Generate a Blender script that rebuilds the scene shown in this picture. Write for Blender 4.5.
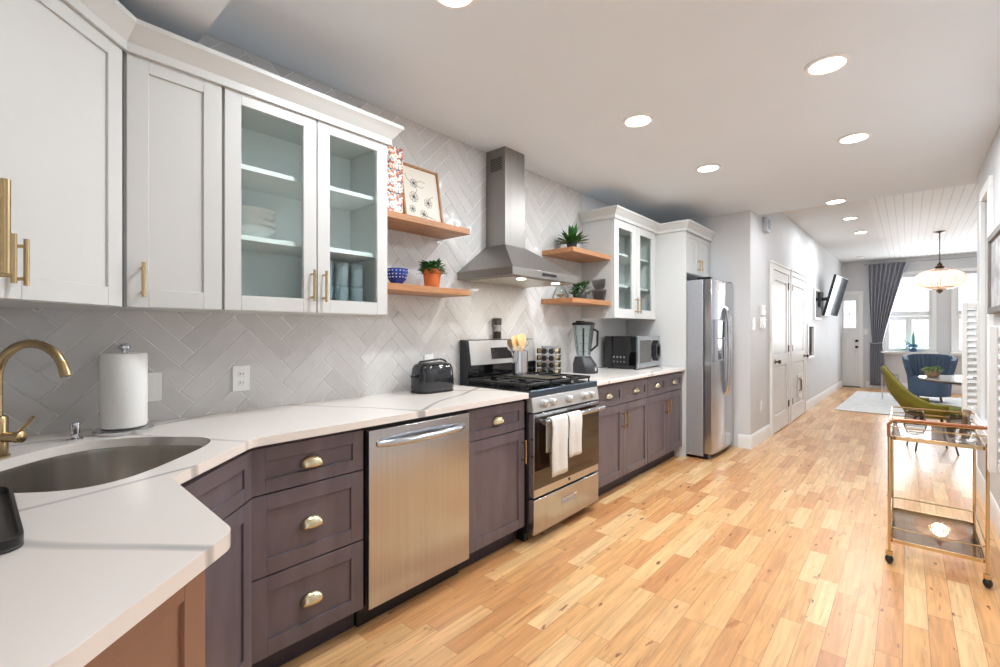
import bpy, bmesh, math, random
from mathutils import Vector, Matrix
for o in list(bpy.data.objects): bpy.data.objects.remove(o)
C = bpy.context.scene.collection
PI = math.pi
random.seed(7)
# ------------------------------------------------------------------ camera, world, exposure
TH = math.atan(408/465)
cd = bpy.data.cameras.new('camera'); cam = bpy.data.objects.new('camera', cd); C.objects.link(cam)
cam.location = (2.34, 0, 1.285); cam.rotation_euler = (PI/2, 0, TH)
cd.sensor_width = 36; cd.lens = 36*0.465; cd.shift_y = -0.0025; cd.clip_start = 0.02; cd.clip_end = 200
bpy.context.scene.camera = cam
vs = bpy.context.scene.view_settings
vs.view_transform = 'Standard'; vs.look = 'None'; vs.gamma = 1; vs.exposure = 0.1; vs.use_curve_mapping = False
w = bpy.data.worlds.new('world'); bpy.context.scene.world = w; w.use_nodes = True
w.node_tree.nodes['Background'].inputs[0].default_value = (0.86, 0.93, 1.0, 1)
w.node_tree.nodes['Background'].inputs[1].default_value = 1.0
def area(name, loc, size, power, color=(1,1,1), rot=(0,0,0), shape='DISK', sy=None, spread=PI):
    l = bpy.data.lights.new(name, 'AREA'); l.shape = shape; l.size = size; l.energy = power; l.color = color; l.spread = spread
    if sy: l.size_y = sy
    o = bpy.data.objects.new(name, l); C.objects.link(o); o.location = loc; o.rotation_euler = rot
    return o
KZ, LZ = 2.60, 2.87
LIGHTS = [(2.04,2.784,KZ),(1.075,2.746,KZ),(1.13,3.92,KZ),(2.065,3.96,KZ),(1.02,1.235,KZ),(1.79,5.78,KZ),(1.73,8.14,LZ),(1.77,9.42,LZ)]
for x, y, z in LIGHTS:
    area('downlight_lamp', (x, y, z-0.012), 0.13, 17 if y < 2 else (18 if y < 5 else (12 if y < 9 else 22)), (0.89, 0.95, 1.0))
# high sun on the house fronts across the street
sun = bpy.data.lights.new('sun','SUN'); sun.energy = 9; sun.angle = .05; so = bpy.data.objects.new('sun', sun); C.objects.link(so); so.rotation_euler = (math.radians(20), 0, 0)
# daylight at the three front windows of the living room and the tall side window
area('window_daylight', (2.33, 13.32, 1.65), 0.75, 34, (0.9,0.95,1), (-PI/2,0,0), 'RECTANGLE', 1.5)
area('window_daylight', (3.45, 13.32, 1.65), 0.75, 34, (0.9,0.95,1), (-PI/2,0,0), 'RECTANGLE', 1.5)

# ------------------------------------------------------------------ materials
def nodes(name):
    m = bpy.data.materials.new(name); m.use_nodes = True
    nt = m.node_tree; b = nt.nodes['Principled BSDF']
    return m, nt, b
def col(c): return (*[ (v/12.92 if v <= .04045 else ((v+.055)/1.055)**2.4) for v in [k/255 for k in c]], 1)
def pm(name, rgb, rough=.5, metal=0.0, var=0.0, scale=8, stretch=(1,1,1), bump=0.0, coat=0.0, spec=0.5, lin=False):
    m, nt, b = nodes(name)
    c = col(rgb)
    b.inputs['Roughness'].default_value = rough; b.inputs['Metallic'].default_value = metal
    b.inputs['Coat Weight'].default_value = coat; b.inputs['Specular IOR Level'].default_value = spec
    tc = nt.nodes.new('ShaderNodeTexCoord'); mp = nt.nodes.new('ShaderNodeMapping'); no = nt.nodes.new('ShaderNodeTexNoise')
    mp.inputs['Scale'].default_value = stretch; no.inputs['Scale'].default_value = scale; no.inputs['Detail'].default_value = 4
    nt.links.new(tc.outputs['Object'], mp.inputs[0]); nt.links.new(mp.outputs[0], no.inputs['Vector'])
    r = nt.nodes.new('ShaderNodeValToRGB')
    r.color_ramp.elements[0].position = .3; r.color_ramp.elements[1].position = .7
    r.color_ramp.elements[0].color = (*[v*(1-var) for v in c[:3]], 1); r.color_ramp.elements[1].color = (*[min(1, v*(1+var)) for v in c[:3]], 1)
    nt.links.new(no.outputs[0], r.inputs[0]); nt.links.new(r.outputs[0], b.inputs['Base Color'])
    if bump:
        bp = nt.nodes.new('ShaderNodeBump'); bp.inputs['Strength'].default_value = bump; bp.inputs['Distance'].default_value = .002
        nt.links.new(no.outputs[0], bp.inputs['Height']); nt.links.new(bp.outputs[0], b.inputs['Normal'])
    return m
def emis(name, rgb, s):
    m, nt, b = nodes(name); b.inputs['Base Color'].default_value = col(rgb)
    b.inputs['Emission Color'].default_value = col(rgb); b.inputs['Emission Strength'].default_value = s
    return m
def glassm(name, tint=(235,245,245), fac=.10, rough=.02):
    m, nt, b = nodes(name); out = nt.nodes['Material Output']; nt.nodes.remove(b)
    t = nt.nodes.new('ShaderNodeBsdfTransparent'); g = nt.nodes.new('ShaderNodeBsdfGlossy'); mx = nt.nodes.new('ShaderNodeMixShader')
    t.inputs[0].default_value = col(tint); g.inputs['Roughness'].default_value = rough
    f = nt.nodes.new('ShaderNodeLayerWeight'); f.inputs[0].default_value = fac*3
    ma = nt.nodes.new('ShaderNodeMath'); ma.operation = 'MULTIPLY_ADD'; ma.inputs[1].default_value = .8; ma.inputs[2].default_value = fac*.3
    nt.links.new(f.outputs['Fresnel'], ma.inputs[0]); nt.links.new(ma.outputs[0], mx.inputs[0])
    nt.links.new(t.outputs[0], mx.inputs[1]); nt.links.new(g.outputs[0], mx.inputs[2]); nt.links.new(mx.outputs[0], out.inputs[0])
    return m
M = {}
M['wall'] = pm('wall_paint', (213,213,214), .6, var=.015, scale=3)
M['ceil2'] = pm('living_ceiling_paint', (222,222,221), .75)
M['ceil'] = pm('ceiling_paint', (228,236,244), .75, var=.01, scale=2)
M['white'] = pm('white_lacquer', (205,205,203), .4, var=.01, scale=3)
M['white_in'] = pm('cabinet_interior', (244,247,247), .5, var=.01)
M['trim'] = pm('white_trim', (238,237,235), .4, var=.01)
M['door'] = pm('door_paint', (230,229,227), .4, var=.01)
M['dark'] = pm('dark_stain', (100,90,96), .33, var=.16, scale=5, stretch=(3,3,.7), bump=.05)
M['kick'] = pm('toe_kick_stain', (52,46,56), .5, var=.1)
M['brownwood'] = pm('warm_brown', (142,104,84), .38, var=.08, scale=4, stretch=(3,3,.7))  # lighter and browner than the other base cabinets
M['steel'] = pm('brushed_steel', (190,193,198), .2, 1, var=.05, scale=60, stretch=(1,1,.02), bump=.02)
M['steel_side'] = pm('steel_side', (168,170,175), .45, .5, var=.03, scale=30)
M['soft_steel'] = pm('soft_steel', (206,205,203), .38, .75, var=.03, scale=40)
M['hood'] = pm('hood_steel', (150,145,140), .42, 1, var=.05, scale=50, stretch=(1,1,.02), bump=.02)
M['sink'] = pm('sink_steel', (176,170,162), .28, 1, var=.10, scale=22, stretch=(1,1,.02))
M['chrome'] = pm('chrome', (205,205,208), .12, 1)
M['brass'] = pm('brass', (188,164,124), .25, 1, var=.04)
M['gold'] = pm('gold', (214,190,150), .2, 1, var=.03)
M['cup'] = pm('champagne_nickel', (214,202,170), .25, 1, var=.03)
M['bronze'] = pm('bronze', (110,90,72), .35, .9)
M['black'] = pm('black_plastic', (22,22,24), .3)
M['iron'] = pm('cast_iron', (24,24,26), .45, var=.1)
M['bglass'] = pm('black_glass', (10,10,12), .05, coat=.6)
M['oven'] = pm('oven_glass', (44,27,16), .06, coat=.5)
M['shelf'] = pm('oak_shelf', (172,120,78), .4, var=.22, scale=6, stretch=(6,.8,10), bump=.1)
M['shelf2'] = M['shelf']
M['grout'] = pm('grout', (236,235,233), .8)
M['tumbler'] = pm('tumbler', (206,222,230), .08); M['tumbler'].node_tree.nodes['Principled BSDF'].inputs['Alpha'].default_value = .3
M['ceramic'] = pm('white_ceramic', (240,240,238), .2)
M['paper'] = pm('paper', (244,243,240), .9, bump=.25, scale=120)
M['terra'] = pm('terracotta', (214,116,62), .7, var=.06, scale=14)
M['soil'] = pm('soil', (50,38,30), .9)
M['leaf'] = pm('leaf', (52,104,44), .4, var=.35, scale=30)
M['leaf2'] = pm('leaf_pale', (120,156,84), .5, var=.3, scale=30)
M['leaf3'] = pm('leaf_blue', (96,140,130), .5, var=.2, scale=30)
M['bpot'] = pm('black_pot', (30,31,33), .35)
M['spot'] = pm('speckled_pot', (66,68,70), .4, var=.4, scale=60)
M['blue'] = pm('cobalt', (24,52,140), .15, coat=.5)
M['tan'] = pm('woven_tan', (176,146,112), .8, var=.15, scale=60, bump=.3)
M['wood'] = pm('spoon_wood', (222,184,130), .55, var=.1, scale=20)
M['fwood'] = pm('frame_wood', (164,118,72), .5, var=.2, scale=30)
M['curtain'] = pm('grey_curtain', (146,147,156), .55, var=.03, spec=.6)
M['velvet_green'] = pm('olive_velvet', (120,116,36), .7, var=.12, scale=10)
M['velvet_blue'] = pm('blue_velvet', (68,86,108), .65, var=.1, scale=10)
M['rug'] = pm('rug', (214,214,212), .95, var=.10, scale=9, bump=.6)
M['table'] = pm('table_top', (180,176,176), .12, var=.12, scale=5)
M['tvscreen'] = pm('tv_screen', (18,28,42), .08, spec=.3)
M['towel'] = pm('towel', (222,220,216), .95, var=.06, scale=120, bump=.5)
M['charcoal'] = pm('charcoal', (58,56,56), .5, var=.25, scale=14, stretch=(1,8,1))
M['glass'] = glassm('clear_glass', (244,248,248), .06)
M['cabglass'] = glassm('cabinet_glass', (248,252,251), .02)
M['smoke'] = glassm('smoked_glass', (226,224,222), .03)
M['crystal'] = pm('crystal', (250,232,222), .15); M['crystal'].node_tree.nodes['Principled BSDF'].inputs['Alpha'].default_value = .6
M['tray'] = glassm('cart_glass', (244,240,236), .02)
M['lamp'] = emis('lamp_glow', (255,250,240), 9)
M['bulb'] = emis('bulb_glow', (255,222,190), 7)
M['mirror'] = pm('mirror', (225,228,230), .03, 1)
M['window_glow'] = None

def mat_tile():
    m, nt, b = nodes('herringbone_tile')
    g = nt.nodes.new('ShaderNodeNewGeometry'); r = nt.nodes.new('ShaderNodeValToRGB')
    a, c = r.color_ramp.elements; a.color = col((194,192,190)); c.color = col((210,208,206))
    no = nt.nodes.new('ShaderNodeTexNoise'); no.inputs['Scale'].default_value = 14; no.inputs['Detail'].default_value = 3
    tc = nt.nodes.new('ShaderNodeTexCoord'); nt.links.new(tc.outputs['Object'], no.inputs['Vector'])
    mx = nt.nodes.new('ShaderNodeMath'); mx.operation = 'MULTIPLY_ADD'; mx.inputs[1].default_value = .6
    ml = nt.nodes.new('ShaderNodeMath'); ml.operation = 'MULTIPLY'; ml.inputs[1].default_value = .4
    nt.links.new(g.outputs['Random Per Island'], mx.inputs[0]); nt.links.new(no.outputs[0], ml.inputs[0]); nt.links.new(ml.outputs[0], mx.inputs[2])
    nt.links.new(mx.outputs[0], r.inputs[0]); nt.links.new(r.outputs[0], b.inputs['Base Color'])
    b.inputs['Roughness'].default_value = .13
    n2 = nt.nodes.new('ShaderNodeTexNoise'); n2.inputs['Scale'].default_value = 9; n2.inputs['Detail'].default_value = 1
    nt.links.new(tc.outputs['Object'], n2.inputs['Vector'])
    bp = nt.nodes.new('ShaderNodeBump'); bp.inputs['Strength'].default_value = .5; bp.inputs['Distance'].default_value = .012
    nt.links.new(n2.outputs[0], bp.inputs['Height']); nt.links.new(bp.outputs[0], b.inputs['Normal'])
    return m
M['tile'] = mat_tile()

def mat_quartz():
    m, nt, b = nodes('white_quartz'); L = nt.links.new
    tc = nt.nodes.new('ShaderNodeTexCoord')
    def vein(rot, sc, dist, w0, seedloc):
        mp = nt.nodes.new('ShaderNodeMapping'); mp.inputs['Rotation'].default_value = (0,0,rot); mp.inputs['Location'].default_value = seedloc
        wv = nt.nodes.new('ShaderNodeTexWave'); wv.inputs['Scale'].default_value = sc; wv.inputs['Distortion'].default_value = dist
        wv.inputs['Detail'].default_value = 3; wv.inputs['Detail Scale'].default_value = .8
        L(tc.outputs['Object'], mp.inputs[0]); L(mp.outputs[0], wv.inputs['Vector'])
        r = nt.nodes.new('ShaderNodeValToRGB'); e = r.color_ramp.elements
        e[0].position = 0; e[0].color = (1,1,1,1); e[1].position = w0; e[1].color = (0,0,0,1)
        L(wv.outputs['Color'], r.inputs[0]); return r.outputs[0]
    v1 = vein(1.15, .42, 4.5, .0022, (.32,.1,0)); v2 = vein(-.3, .36, 6, .0015, (1.7,.4,0))
    no = nt.nodes.new('ShaderNodeTexNoise'); no.inputs['Scale'].default_value = 2.2; L(tc.outputs['Object'], no.inputs['Vector'])
    ad = nt.nodes.new('ShaderNodeMath'); ad.operation = 'MAXIMUM'; L(v1, ad.inputs[0]); L(v2, ad.inputs[1])
    mu = nt.nodes.new('ShaderNodeMath'); mu.operation = 'MULTIPLY'; L(ad.outputs[0], mu.inputs[0]); L(no.outputs[0], mu.inputs[1])
    mx = nt.nodes.new('ShaderNodeMix'); mx.data_type = 'RGBA'; L(mu.outputs[0], mx.inputs['Factor'])
    mx.inputs['A'].default_value = col((234,226,219)); mx.inputs['B'].default_value = col((128,127,128))
    L(mx.outputs['Result'], b.inputs['Base Color']); b.inputs['Roughness'].default_value = .16
    return m
M['quartz'] = mat_quartz()

def mat_floor():
    m, nt, b = nodes('maple_floor'); L = nt.links.new
    N = nt.nodes.new
    tc = N('ShaderNodeTexCoord'); sp = N('ShaderNodeSeparateXYZ'); L(tc.outputs['Object'], sp.inputs[0])
    def ma(op, a, b_=None, c_=None):
        n = N('ShaderNodeMath'); n.operation = op
        for i, v in enumerate((a, b_, c_)):
            if v is None: continue
            if isinstance(v, (int, float)): n.inputs[i].default_value = v
            else: L(v, n.inputs[i])
        return n.outputs[0]
    W = .083
    u = ma('DIVIDE', sp.outputs[0], W); row = ma('FLOOR', u); fu = ma('FRACT', u)
    wn = N('ShaderNodeTexWhiteNoise'); wn.noise_dimensions = '1D'; L(row, wn.inputs['W'])
    # board length varies by row
    ln = ma('MULTIPLY_ADD', wn.outputs['Value'], .25, .36)
    v = ma('ADD', ma('DIVIDE', sp.outputs[1], ln), ma('MULTIPLY', wn.outputs['Value'], 37.7))
    cell = ma('FLOOR', v); fv = ma('FRACT', v)
    cb = N('ShaderNodeCombineXYZ'); L(row, cb.inputs[0]); L(cell, cb.inputs[1])
    w2 = N('ShaderNodeTexWhiteNoise'); w2.noise_dimensions = '3D'; L(cb.outputs[0], w2.inputs['Vector'])
    r = N('ShaderNodeValToRGB'); e = r.color_ramp.elements
    e[0].position = 0; e[0].color = col((196,136,86)); e[1].position = 1; e[1].color = col((234,194,142))
    for p, c in ((.05,(208,150,98)),(.25,(216,162,106)),(.5,(220,168,113)),(.85,(228,182,128))):
        k = e.new(p); k.color = col(c)
    L(w2.outputs['Value'], r.inputs[0])
    # grain
    off = ma('MULTIPLY', w2.outputs['Value'], 50)
    c2 = N('ShaderNodeCombineXYZ'); L(ma('ADD', sp.outputs[0], off), c2.inputs[0]); L(sp.outputs[1], c2.inputs[1]); L(off, c2.inputs[2])
    mp = N('ShaderNodeMapping'); mp.inputs['Scale'].default_value = (38, 2.6, 1); L(c2.outputs[0], mp.inputs[0])
    n1 = N('ShaderNodeTexNoise'); n1.inputs['Scale'].default_value = 1.0; n1.inputs['Detail'].default_value = 5; n1.inputs['Distortion'].default_value = 1.2; L(mp.outputs[0], n1.inputs['Vector'])
    mp2 = N('ShaderNodeMapping'); mp2.inputs['Scale'].default_value = (27, 9, 1); L(c2.outputs[0], mp2.inputs[0])
    n2 = N('ShaderNodeTexNoise'); n2.inputs['Scale'].default_value = 1.0; n2.inputs['Detail'].default_value = 3; L(mp2.outputs[0], n2.inputs['Vector'])
    gr = N('ShaderNodeMapRange'); gr.inputs['From Min'].default_value = .35; gr.inputs['From Max'].default_value = .7; gr.inputs['To Min'].default_value = 1.06; gr.inputs['To Max'].default_value = .76
    L(n1.outputs[0], gr.inputs['Value'])
    kn = N('ShaderNodeMapRange'); kn.inputs['From Min'].default_value = .665; kn.inputs['From Max'].default_value = .735; kn.inputs['To Min'].default_value = 0; kn.inputs['To Max'].default_value = .9
    L(n2.outputs[0], kn.inputs['Value'])
    mc = N('ShaderNodeMix'); mc.data_type = 'RGBA'; mc.blend_type = 'MULTIPLY'; mc.inputs['Factor'].default_value = 1
    L(r.outputs[0], mc.inputs['A']); L(gr.outputs[0], mc.inputs['B'])
    mk = N('ShaderNodeMix'); mk.data_type = 'RGBA'; L(kn.outputs[0], mk.inputs['Factor']); L(mc.outputs['Result'], mk.inputs['A']); mk.inputs['B'].default_value = col((112,62,34))
    mp3 = N('ShaderNodeMapping'); mp3.inputs['Scale'].default_value = (34, 3.2, 1); mp3.inputs['Location'].default_value = (7, 3, 1); L(c2.outputs[0], mp3.inputs[0])
    n3 = N('ShaderNodeTexNoise'); n3.inputs['Scale'].default_value = 1.0; n3.inputs['Detail'].default_value = 4; n3.inputs['Distortion'].default_value = .8; L(mp3.outputs[0], n3.inputs['Vector'])
    st = N('ShaderNodeMapRange'); st.inputs['From Min'].default_value = .65; st.inputs['From Max'].default_value = .72; st.inputs['To Min'].default_value = 0; st.inputs['To Max'].default_value = .6
    L(n3.outputs[0], st.inputs['Value'])
    mst = N('ShaderNodeMix'); mst.data_type = 'RGBA'; L(st.outputs[0], mst.inputs['Factor']); L(mk.outputs['Result'], mst.inputs['A']); mst.inputs['B'].default_value = col((160,88,46)); mk = mst
    # seams
    su = ma('MINIMUM', fu, ma('SUBTRACT', 1, fu)); sv = ma('MULTIPLY', ma('MINIMUM', fv, ma('SUBTRACT', 1, fv)), ma('DIVIDE', ln, W))
    se = ma('LESS_THAN', ma('MINIMUM', su, sv), .014)
    ms = N('ShaderNodeMix'); ms.data_type = 'RGBA'; L(ma('MULTIPLY', se, .55), ms.inputs['Factor']); L(mk.outputs['Result'], ms.inputs['A']); ms.inputs['B'].default_value = col((120,74,44))
    L(ms.outputs['Result'], b.inputs['Base Color'])
    b.inputs['Roughness'].default_value = .3
    bp = N('ShaderNodeBump'); bp.inputs['Strength'].default_value = .12; bp.inputs['Distance'].default_value = .003
    L(n1.outputs[0], bp.inputs['Height']); L(bp.outputs[0], b.inputs['Normal'])
    return m
M['floor'] = mat_floor()

def mat_beadboard():
    m, nt, b = nodes('beadboard'); L = nt.links.new; N = nt.nodes.new
    tc = N('ShaderNodeTexCoord'); sp = N('ShaderNodeSeparateXYZ'); L(tc.outputs['Object'], sp.inputs[0])
    d = N('ShaderNodeMath'); d.operation = 'DIVIDE'; d.inputs[1].default_value = .085; L(sp.outputs[0], d.inputs[0])
    f = N('ShaderNodeMath'); f.operation = 'FRACT'; L(d.outputs[0], f.inputs[0])
    lt = N('ShaderNodeMath'); lt.operation = 'LESS_THAN'; lt.inputs[1].default_value = .12; L(f.outputs[0], lt.inputs[0])
    mx = N('ShaderNodeMix'); mx.data_type = 'RGBA'; L(lt.outputs[0], mx.inputs['Factor'])
    mx.inputs['A'].default_value = col((226,226,224)); mx.inputs['B'].default_value = col((200,199,196)); L(mx.outputs['Result'], b.inputs['Base Color'])
    b.inputs['Roughness'].default_value = .6
    return m
M['bead'] = mat_beadboard()

def mat_talavera():
    m, nt, b = nodes('patterned_canister'); L = nt.links.new; N = nt.nodes.new
    tc = N('ShaderNodeTexCoord'); v = N('ShaderNodeTexVoronoi'); v.inputs['Scale'].default_value = 95; L(tc.outputs['Object'], v.inputs['Vector'])
    r = N('ShaderNodeValToRGB'); r.color_ramp.interpolation = 'CONSTANT'; e = r.color_ramp.elements
    e[0].color = col((228,224,216)); e[1].position = .62; e[1].color = col((214,110,50))
    for p, c in ((.3,(196,92,44)),(.45,(230,226,218)),(.78,(96,112,130)),(.9,(232,228,220))): k = e.new(p); k.color = col(c)
    s = N('ShaderNodeSeparateColor'); L(v.outputs['Color'], s.inputs[0]); L(s.outputs[0], r.inputs[0]); L(r.outputs[0], b.inputs['Base Color'])
    b.inputs['Roughness'].default_value = .3
    return m
M['talavera'] = mat_talavera()
M['print'] = pm('print_paper', (226,220,208), .7)
M['ink'] = pm('ink', (70,66,62), .8)
M['pattern'] = pm('blue_white', (190,200,220), .2)

# ------------------------------------------------------------------ mesh helper
class MB:
    def __init__(s, Mx=None): s.bm = bmesh.new(); s.M = Mx or Matrix.Identity(4); s.sm = False
    def _v(s, pts): return [s.bm.verts.new(s.M @ Vector(p)) for p in pts]
    def box(s, x0, x1, y0, y1, z0, z1):
        v = s._v([(x,y,z) for x in (x0,x1) for y in (y0,y1) for z in (z0,z1)])
        for f in ((0,1,3,2),(4,6,7,5),(0,4,5,1),(2,3,7,6),(0,2,6,4),(1,5,7,3)): s.bm.faces.new([v[i] for i in f])
        return s
    def prism(s, pts, z0, z1):
        a = s._v([(p[0],p[1],z0) for p in pts]); b = s._v([(p[0],p[1],z1) for p in pts]); n = len(pts)
        s.bm.faces.new(a[::-1]); s.bm.faces.new(b)
        for i in range(n): s.bm.faces.new([a[i], a[(i+1)%n], b[(i+1)%n], b[i]])
        return s
    def loft(s, rings, cap=True, closed=True):
        R = [s._v(r) for r in rings]; n = len(rings[0])
        for A, B in zip(R, R[1:]):
            for i in range(n if closed else n-1): s.bm.faces.new([A[i], A[(i+1)%n], B[(i+1)%n], B[i]])
        if cap and closed: s.bm.faces.new(R[0][::-1]); s.bm.faces.new(R[-1])
        return s
    def lathe(s, prof, c=(0,0,0), seg=28, cap=True, sx=1, sy=1):
        return s.loft([[(c[0]+r*sx*math.cos(2*PI*i/seg), c[1]+r*sy*math.sin(2*PI*i/seg), c[2]+z) for i in range(seg)] for r, z in prof], cap)
    def tube(s, pts, r, seg=10, rs=None, cap=True):
        P = [Vector(p) for p in pts]; rings = []; up = None
        for i, p in enumerate(P):
            t = (P[min(i+1,len(P)-1)] - P[max(i-1,0)]).normalized()
            if up is None: up = Vector((0,0,1)) if abs(t.z) < .9 else Vector((1,0,0))
            a = (up - t*up.dot(t)).normalized(); up = a; b = t.cross(a); rr = rs[i] if rs else r
            rings.append([p + a*rr*math.cos(2*PI*k/seg) + b*rr*math.sin(2*PI*k/seg) for k in range(seg)])
        return s.loft(rings, cap)
    def ell(s, c, rx, ry, rz, seg=20, rg=12, z0=-1, z1=1):
        pr = []
        for i in range(rg+1):
            a = math.asin(z0)+(math.asin(z1)-math.asin(z0))*i/rg; pr.append((max(math.cos(a),1e-3), math.sin(a)))
        return s.loft([[(c[0]+r*rx*math.cos(2*PI*k/seg), c[1]+r*ry*math.sin(2*PI*k/seg), c[2]+z*rz) for k in range(seg)] for r, z in pr])
    def quad(s, a, b, c, d): s.bm.faces.new(s._v([a,b,c,d])); return s
    def slab(s, outer, holes, z0, z1):
        bm2 = bmesh.new(); es = []
        for lp in [outer]+holes:
            v = [bm2.verts.new((p[0],p[1],z0)) for p in lp]
            es += [bm2.edges.new((v[i], v[(i+1)%len(v)])) for i in range(len(v))]
        r = bmesh.ops.triangle_fill(bm2, edges=es, use_beauty=True, use_dissolve=False)
        fs = [f for f in r['geom'] if isinstance(f, bmesh.types.BMFace)]
        ex = bmesh.ops.extrude_face_region(bm2, geom=fs)
        for v in [g for g in ex['geom'] if isinstance(g, bmesh.types.BMVert)]: v.co.z = z1
        me = bpy.data.meshes.new('t'); bm2.to_mesh(me); bm2.free(); s.bm.from_mesh(me); bpy.data.meshes.remove(me)
        return s
def obj(name, mb, mat, parent=None, bevel=0.0, seg=2, smooth=True, ang=35, solid=0.0):
    bmesh.ops.recalc_face_normals(mb.bm, faces=mb.bm.faces)
    if parent is not None:
        r = parent
        while r.parent: r = r.parent
        bmesh.ops.translate(mb.bm, vec=-Vector(r.location), verts=mb.bm.verts)
    me = bpy.data.meshes.new(name); mb.bm.to_mesh(me); mb.bm.free()
    me.materials.append(M[mat] if isinstance(mat, str) else mat)
    if smooth:
        me.polygons.foreach_set('use_smooth', [True]*len(me.polygons)); me.set_sharp_from_angle(angle=math.radians(ang))
    o = bpy.data.objects.new(name, me); C.objects.link(o)
    if parent is not None: o.parent = parent
    if solid:
        k = o.modifiers.new('solid','SOLIDIFY'); k.thickness = solid; k.offset = 0
    if bevel:
        k = o.modifiers.new('bevel','BEVEL'); k.width = bevel; k.segments = seg; k.limit_method = 'ANGLE'; k.angle_limit = math.radians(40)
    return o
def tag(o, label, cat, group=None):
    o['label'] = label; o['category'] = cat
    if group: o['group'] = group
    return o
def thing(name, label, cat, loc=(0,0,0), group=None):
    o = bpy.data.objects.new(name, None); C.objects.link(o); o.location = loc; o.empty_display_size = .05
    return tag(o, label, cat, group)
def struct(name, mb, mat, **k):
    o = obj(name, mb, mat, **k); o['kind'] = 'structure'; return o
def sroot(name, loc=(0,0,0)):
    o = bpy.data.objects.new(name, None); C.objects.link(o); o.location = loc; o['kind'] = 'structure'; return o
def frame(o, u, n):   # local (s, t, z) -> world; s along u, t outward along n
    u = Vector((*u,0)).normalized(); n = Vector((*n,0)).normalized()
    return Matrix(((u.x,n.x,0,o[0]),(u.y,n.y,0,o[1]),(0,0,1,0),(0,0,0,1)))
def copy_tree(o, parent=None):
    c = o.copy(); C.objects.link(c); c.parent = parent
    for ch in list(o.children): copy_tree(ch, c)
    return c
def mould(mb, path, prof, closed=False):
    """sweep profile (out, z) along an XY path, out is to the right of travel, mitred"""
    n = len(path); rings = []
    for i, p in enumerate(path):
        p = Vector(p)
        ds = []
        if i > 0: ds.append((p-Vector(path[i-1])).normalized())
        if i < n-1: ds.append((Vector(path[i+1])-p).normalized())
        ns = [Vector((d.y, -d.x)) for d in ds]
        m = sum(ns, Vector((0,0))); m.normalize(); k = 1/max(.3, m.dot(ns[0]))
        rings.append([(p.x+m.x*k*o_, p.y+m.y*k*o_, z) for o_, z in prof])
    return mb.loft(rings)

# ------------------------------------------------------------------ room shell
YB = -.33
struct('floor', MB().box(-.1, 4.6, -1.2, 14.0, -.06, 0), 'floor', smooth=False)
struct('wall_left', MB().box(-.12, -.008, YB, 5.6, 0, KZ+.05), 'wall', smooth=False)
struct('wall_back', MB().box(-.12, 1.75, YB-.12, YB, 0, KZ+.05), 'wall', smooth=False)
mb = MB().box(-.12, 1.05, 5.6, 5.72, 0, LZ)
struct('wall_alcove', mb, 'wall', smooth=False)
HF = frame((1.05,5.6), (.0175,1), (1,-.0175))
struct('wall_hall', MB(HF).box(0, 7.9, -.12, 0, 0, LZ+.02), 'wall', smooth=False)
# window wall at the far end, with openings
YW = 13.4
mb = MB()
for x0,x1,z0,z1 in ((1.05,1.98,0,LZ+.02),(1.98,2.72,0,.84),(1.98,2.72,2.50,LZ+.02),(2.72,3.08,0,LZ+.02),(3.08,3.82,0,.84),(3.08,3.82,2.50,LZ+.02),(3.82,4.4,0,LZ+.02)):
    mb.box(x0,x1,YW,YW+.14,z0,z1)
struct('wall_far', mb, 'wall', smooth=False)
# right wall with the tall side window (opening Y 4.66-5.06, z .62-2.27)
XR = 2.78
mb = MB()
for y0,y1,z0,z1 in ((.5,4.68,0,KZ+.02),(4.68,5.08,0,.62),(4.68,5.08,2.27,KZ+.02),(5.08,5.62,0,KZ+.02)):
    mb.box(XR,XR+.14,y0,y1,z0,z1)
struct('wall_right', mb, 'wall', smooth=False)
struct('wall_return', MB().box(XR+.14, 4.4, 5.5, 5.62, 0, LZ+.02), 'wall', smooth=False)
struct('wall_living_right', MB().box(4.3, 4.42, 5.62, YW+.14, 0, LZ+.02), 'wall', smooth=False)
# kitchen ceiling as a slab with real thickness; lower soffit over the sink corner
mb = MB().box(-.12, XR+1.6, YB-.9, 5.9, KZ, LZ+.12)
struct('ceiling', mb, 'ceil', smooth=False)
struct('ceiling_soffit', MB().box(-.12, 3.0, YB-.12, .59, 2.42, KZ), 'ceil', smooth=False)
struct('ceiling_living_plain', MB().box(1.0, 1.98, 5.9, YW+.14, LZ, LZ+.12), 'ceil2', smooth=False)
struct('ceiling_living_planks', MB().box(1.98, 4.42, 5.9, YW+.14, LZ, LZ+.12), 'bead', smooth=False)

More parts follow.
